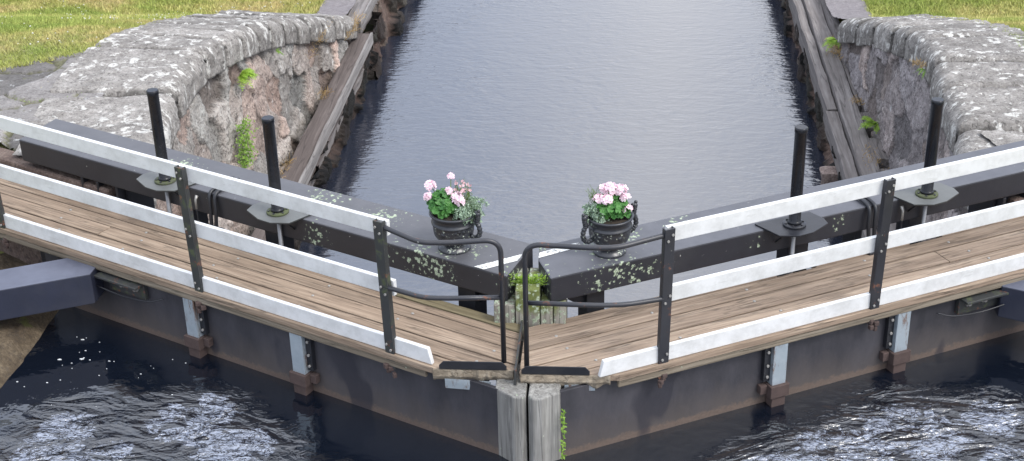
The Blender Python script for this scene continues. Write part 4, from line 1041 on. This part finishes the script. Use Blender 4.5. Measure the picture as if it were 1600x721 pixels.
def leafy(c, out, ext, n, lab, mat, size=.02):
    c = Vector(c); out = Vector(out).normalized(); side = out.cross(Vector((0, 0, 1))).normalized(); mb = MB(); st = MB()
    for k in range(n):
        u_, v_ = random.gauss(0, .45), random.uniform(-1, 1); q = c + side * u_ * ext[0] + Vector((0, 0, v_ * ext[1])) + out * (random.uniform(.01, .09))
        nn = (out + Vector((0, 0, .8)) + Vector([random.gauss(0, .5) for _ in range(3)])).normalized(); a = nn.orthogonal().normalized(); a = (Matrix.Rotation(random.uniform(0, 6.28), 3, nn) @ a) * size * random.uniform(.6, 1.2); b_ = nn.cross(a) * .5
        mb.add([q - a, q - b_ * .9, q + a, q + b_ * .9], [(0, 1, 2, 3)])
        if k % 5 == 0: st.tube([c + Vector((0, 0, v_ * ext[1] * .7 - .02)), q], .0015, 3, False)
    root = empty('wall_plant', tuple(c), label=lab, cat='plant'); mb.build('leaves', mat, root); st.build('stems', mat, root)
def tuft(c, n, L, sp, lab, mat='drygrass', name='grass_tuft'):
    c = Vector(c); mb = MB()
    for k in range(n):
        p = c + Vector((random.gauss(0, sp[0]), random.gauss(0, sp[1]), 0)); d = Vector((random.gauss(0, .5), random.gauss(0, .5) - .2, random.uniform(.3, 1))).normalized() * L * random.uniform(.5, 1.1); w = d.cross(Vector((random.random(), random.random(), .3))).normalized() * .003
        m1 = p + d * .6; e = p + d + Vector((0, 0, -.35 * L)); mb.add([p - w, p + w, m1 + w * .8, m1 - w * .8], [(0, 1, 2, 3)]); mb.add([m1 - w * .8, m1 + w * .8, e], [(0, 1, 2)])
    tag(mb.build(name, M[mat], loc=tuple(c)), label=lab, cat='grass tuft')
def wallpoint(pts, nor, px_dir, z):  # point where a sight line meets the wing wall at height z
    best = min(range(len(pts)), key=lambda i: abs(pts[i].x - px_dir[0]) + abs(pts[i].y - px_dir[1])); p = pts[best] - nor[best] * .02; return (p.x, p.y, z), -nor[best]
# ------------------------------------------------------------------ camera (solved from the gate and tube lines)
CAM_C = Vector((0.59053367, -7.8469463, 5.18118036)); pit, yaw, roll = .47068225, .08572993, -.02508621; FOC = 2270.306
Fv = Vector((-math.sin(yaw) * math.cos(pit), math.cos(yaw) * math.cos(pit), -math.sin(pit))); Rv = Vector((math.cos(yaw), math.sin(yaw), 0)); Uv = Rv.cross(Fv)
R2 = Rv * math.cos(roll) + Uv * math.sin(roll); U2 = -Rv * math.sin(roll) + Uv * math.cos(roll)
cam = bpy.data.cameras.new('camera'); co = bpy.data.objects.new('camera', cam); COL.objects.link(co)
cam.lens = FOC * 36 / 1600; cam.sensor_width = 36; cam.clip_end = 1000; cam.clip_start = .05
mw = Matrix((R2, U2, -Fv)).transposed().to_4x4(); mw.translation = CAM_C; co.matrix_world = mw; SC.camera = co

(p, o_) = wallpoint(ptsL, norL, (-3.60, 6.75), -.42); fern(p, o_, 46, .21, M['fern'], 'bright green fern tuft high on the left stone wall')
(p, o_) = wallpoint(ptsL, norL, (-3.66, 6.35), -1.05); p = (p[0] + .10, p[1], p[2]); leafy(p, o_, (.22, .26), 620, 'light green leafy weed growing low on the left stone wall', M['wallplant'])
(p, o_) = wallpoint(ptsL, norL, (-3.50, 8.0), -.60); fern(p, o_, 7, .10, M['wallplant'], 'small fern sprig in the joint under the left coping', 'fern')
fern((3.38, 10.75, -1.42), (-1, -.5, 0), 30, .20, M['fern'], 'pale green fern at the far corner of the right wall')
fern((3.52, 8.1, -1.50), (-.6, -.8, 0), 24, .22, M['fern'], 'light green fern growing between the right timber and the wall', droop=.4)
(p, o_) = wallpoint(ptsR, norR, (3.6, 6.15), -.10); fern(p, o_, 9, .12, M['wallplant'], 'small sparse fern under the coping of the right wall', wid=.15)
tuft((-3.20, 11.1, -1.38), 240, .20, (.05, .22), 'straw coloured dry grass hanging at the far corner of the left wall')
tuft((-3.30, 9.6, -1.0), 90, .10, (.03, .35), 'thin dry grass in the joint under the left coping')
tuft((-3.20, 9.1, -1.58), 60, .13, (.04, .08), 'dry grass clump on the left brown timber')
tuft((-3.22, 6.9, -1.58), 60, .12, (.03, .16), 'dead grass between the left timber and wall near the gate')
tuft((3.38, 10.8, -1.57), 130, .13, (.05, .20), 'rust brown dead leaves at the far end of the right timber')
tuft((3.42, 9.0, -1.58), 50, .10, (.04, .06), 'orange dead leaf clump midway along the right timber')
tuft((3.36, 7.3, -1.58), 60, .07, (.06, .22), 'dead leaves on the right timber close to the gate')
tuft((3.56, 6.3, -.10), 40, .12, (.03, .06), 'dry grass wisps hanging in the joint of the right wall')
tuft((-4.85, 4.75, CT - .03), 130, .035, (.22, .05), 'green grass strip growing in the joint of the left paving', 'fern')
tuft((-4.97, 5.4, CT - .03), 120, .04, (.06, .28), 'grass growing in the long joint between left paving slabs', 'grass')
leafy((.215, .105, -.36), (0, -1, 0), (.022, .20), 70, 'small green weed rooted in the side of the right mitre post', M['wallplant'], .014)
leafy((-.06, .97, .262), (0, -.3, 1), (.16, .02), 420, 'bright yellow green moss cushion between the two beam ends', M['fern'], .009)

# foam flecks floating in the corner of the near water
mb = MB()
for k in range(34):
    x = random.gauss(-3.35, .30); y = random.gauss(1.15, .20)
    if -sg * 0 + (math.sin(TH) * x * -1 * -1) > 99: continue
    if tloc(-1, x, y) > -.15 or x < -3.95: continue
    r = random.uniform(.006, .014) if random.random() < .12 else random.uniform(.002, .006); pts_ = []
    for i in range(8):
        a = i * math.pi / 4; rr = r * random.uniform(.6, 1.2); pts_.append((x + rr * math.cos(a) * 1.4, y + rr * math.sin(a) * .7))
    mb.prism(pts_, ZN + .001, ZN + .004)
tag(mb.build('foam', M['foam'], loc=(-3.3, 1.1, ZN)), kind='stuff', label='white foam flecks floating in the dark corner by the left gate', cat='foam')

# ------------------------------------------------------------------ light
w = bpy.data.worlds.new('World'); SC.world = w; w.use_nodes = True; nt = w.node_tree; bg = nt.nodes['Background']
EL, AZ = 50, 120          # sun behind the camera on the right; azimuth clockwise from +Y
sky = nt.nodes.new('ShaderNodeTexSky'); sky.sky_type = 'NISHITA'; sky.sun_disc = False; sky.sun_elevation = R(EL); sky.sun_rotation = R(AZ)
sky.air_density = 1.0; sky.dust_density = 6.0; sky.ozone_density = 1.0
hs = nt.nodes.new('ShaderNodeHueSaturation'); hs.inputs['Saturation'].default_value = .42; hs.inputs['Value'].default_value = 1.0
LK(nt, sky.outputs[0], hs.inputs['Color']); cl = coord(nt, (1, 1, 2.2), kind='Generated'); over = ramp(nt, noi(nt, cl, 2.2, 6, .6), [(.35, (4.9, 5.7, 7.6)), (.65, (6.6, 7.2, 8.6))])
sx = nt.nodes.new('ShaderNodeSeparateXYZ'); tcw = nt.nodes.new('ShaderNodeTexCoord'); LK(nt, tcw.outputs['Generated'], sx.inputs[0])
az = mth(nt, 'ADD', mth(nt, 'SUBTRACT', sx.outputs['X'], .035), mth(nt, 'MULTIPLY', mth(nt, 'SUBTRACT', noi(nt, coord(nt, (1, 1, 1), kind='Generated'), 5, 5, .6), .5), .12))
band = ramp(nt, mth(nt, 'ABSOLUTE', az), [(.0, 1.), (.16, 0.)]); band = mth(nt, 'MULTIPLY', band, ramp(nt, sx.outputs['Y'], [(.3, 0.), (.6, 1.)]))
over = mix(nt, 1.0, over, ramp(nt, sx.outputs['Z'], [(.48, 1.0), (.72, (1.75, 1.66, 1.50))]), 'MULTIPLY')
over = mix(nt, mth(nt, 'MULTIPLY', band, .8), over, (11.5, 11.4, 11.6))
LK(nt, mix(nt, .60, hs.outputs[0], over), bg.inputs['Color']); bg.inputs['Strength'].default_value = .15
sd = bpy.data.lights.new('sun', 'SUN'); sd.energy = 1.0; sd.angle = R(18); sd.color = (1, .965, .91)
so = bpy.data.objects.new('sun', sd); COL.objects.link(so)
dirv = Vector((math.sin(R(AZ)) * math.cos(R(EL)), math.cos(R(AZ)) * math.cos(R(EL)), math.sin(R(EL))))
so.rotation_euler = dirv.to_track_quat('Z', 'Y').to_euler(); so.location = (5, -5, 12)
SC.view_settings.view_transform = 'Standard'; SC.view_settings.look = 'None'; SC.view_settings.gamma = 1; SC.view_settings.exposure = .78
SC.view_settings.use_curve_mapping = False
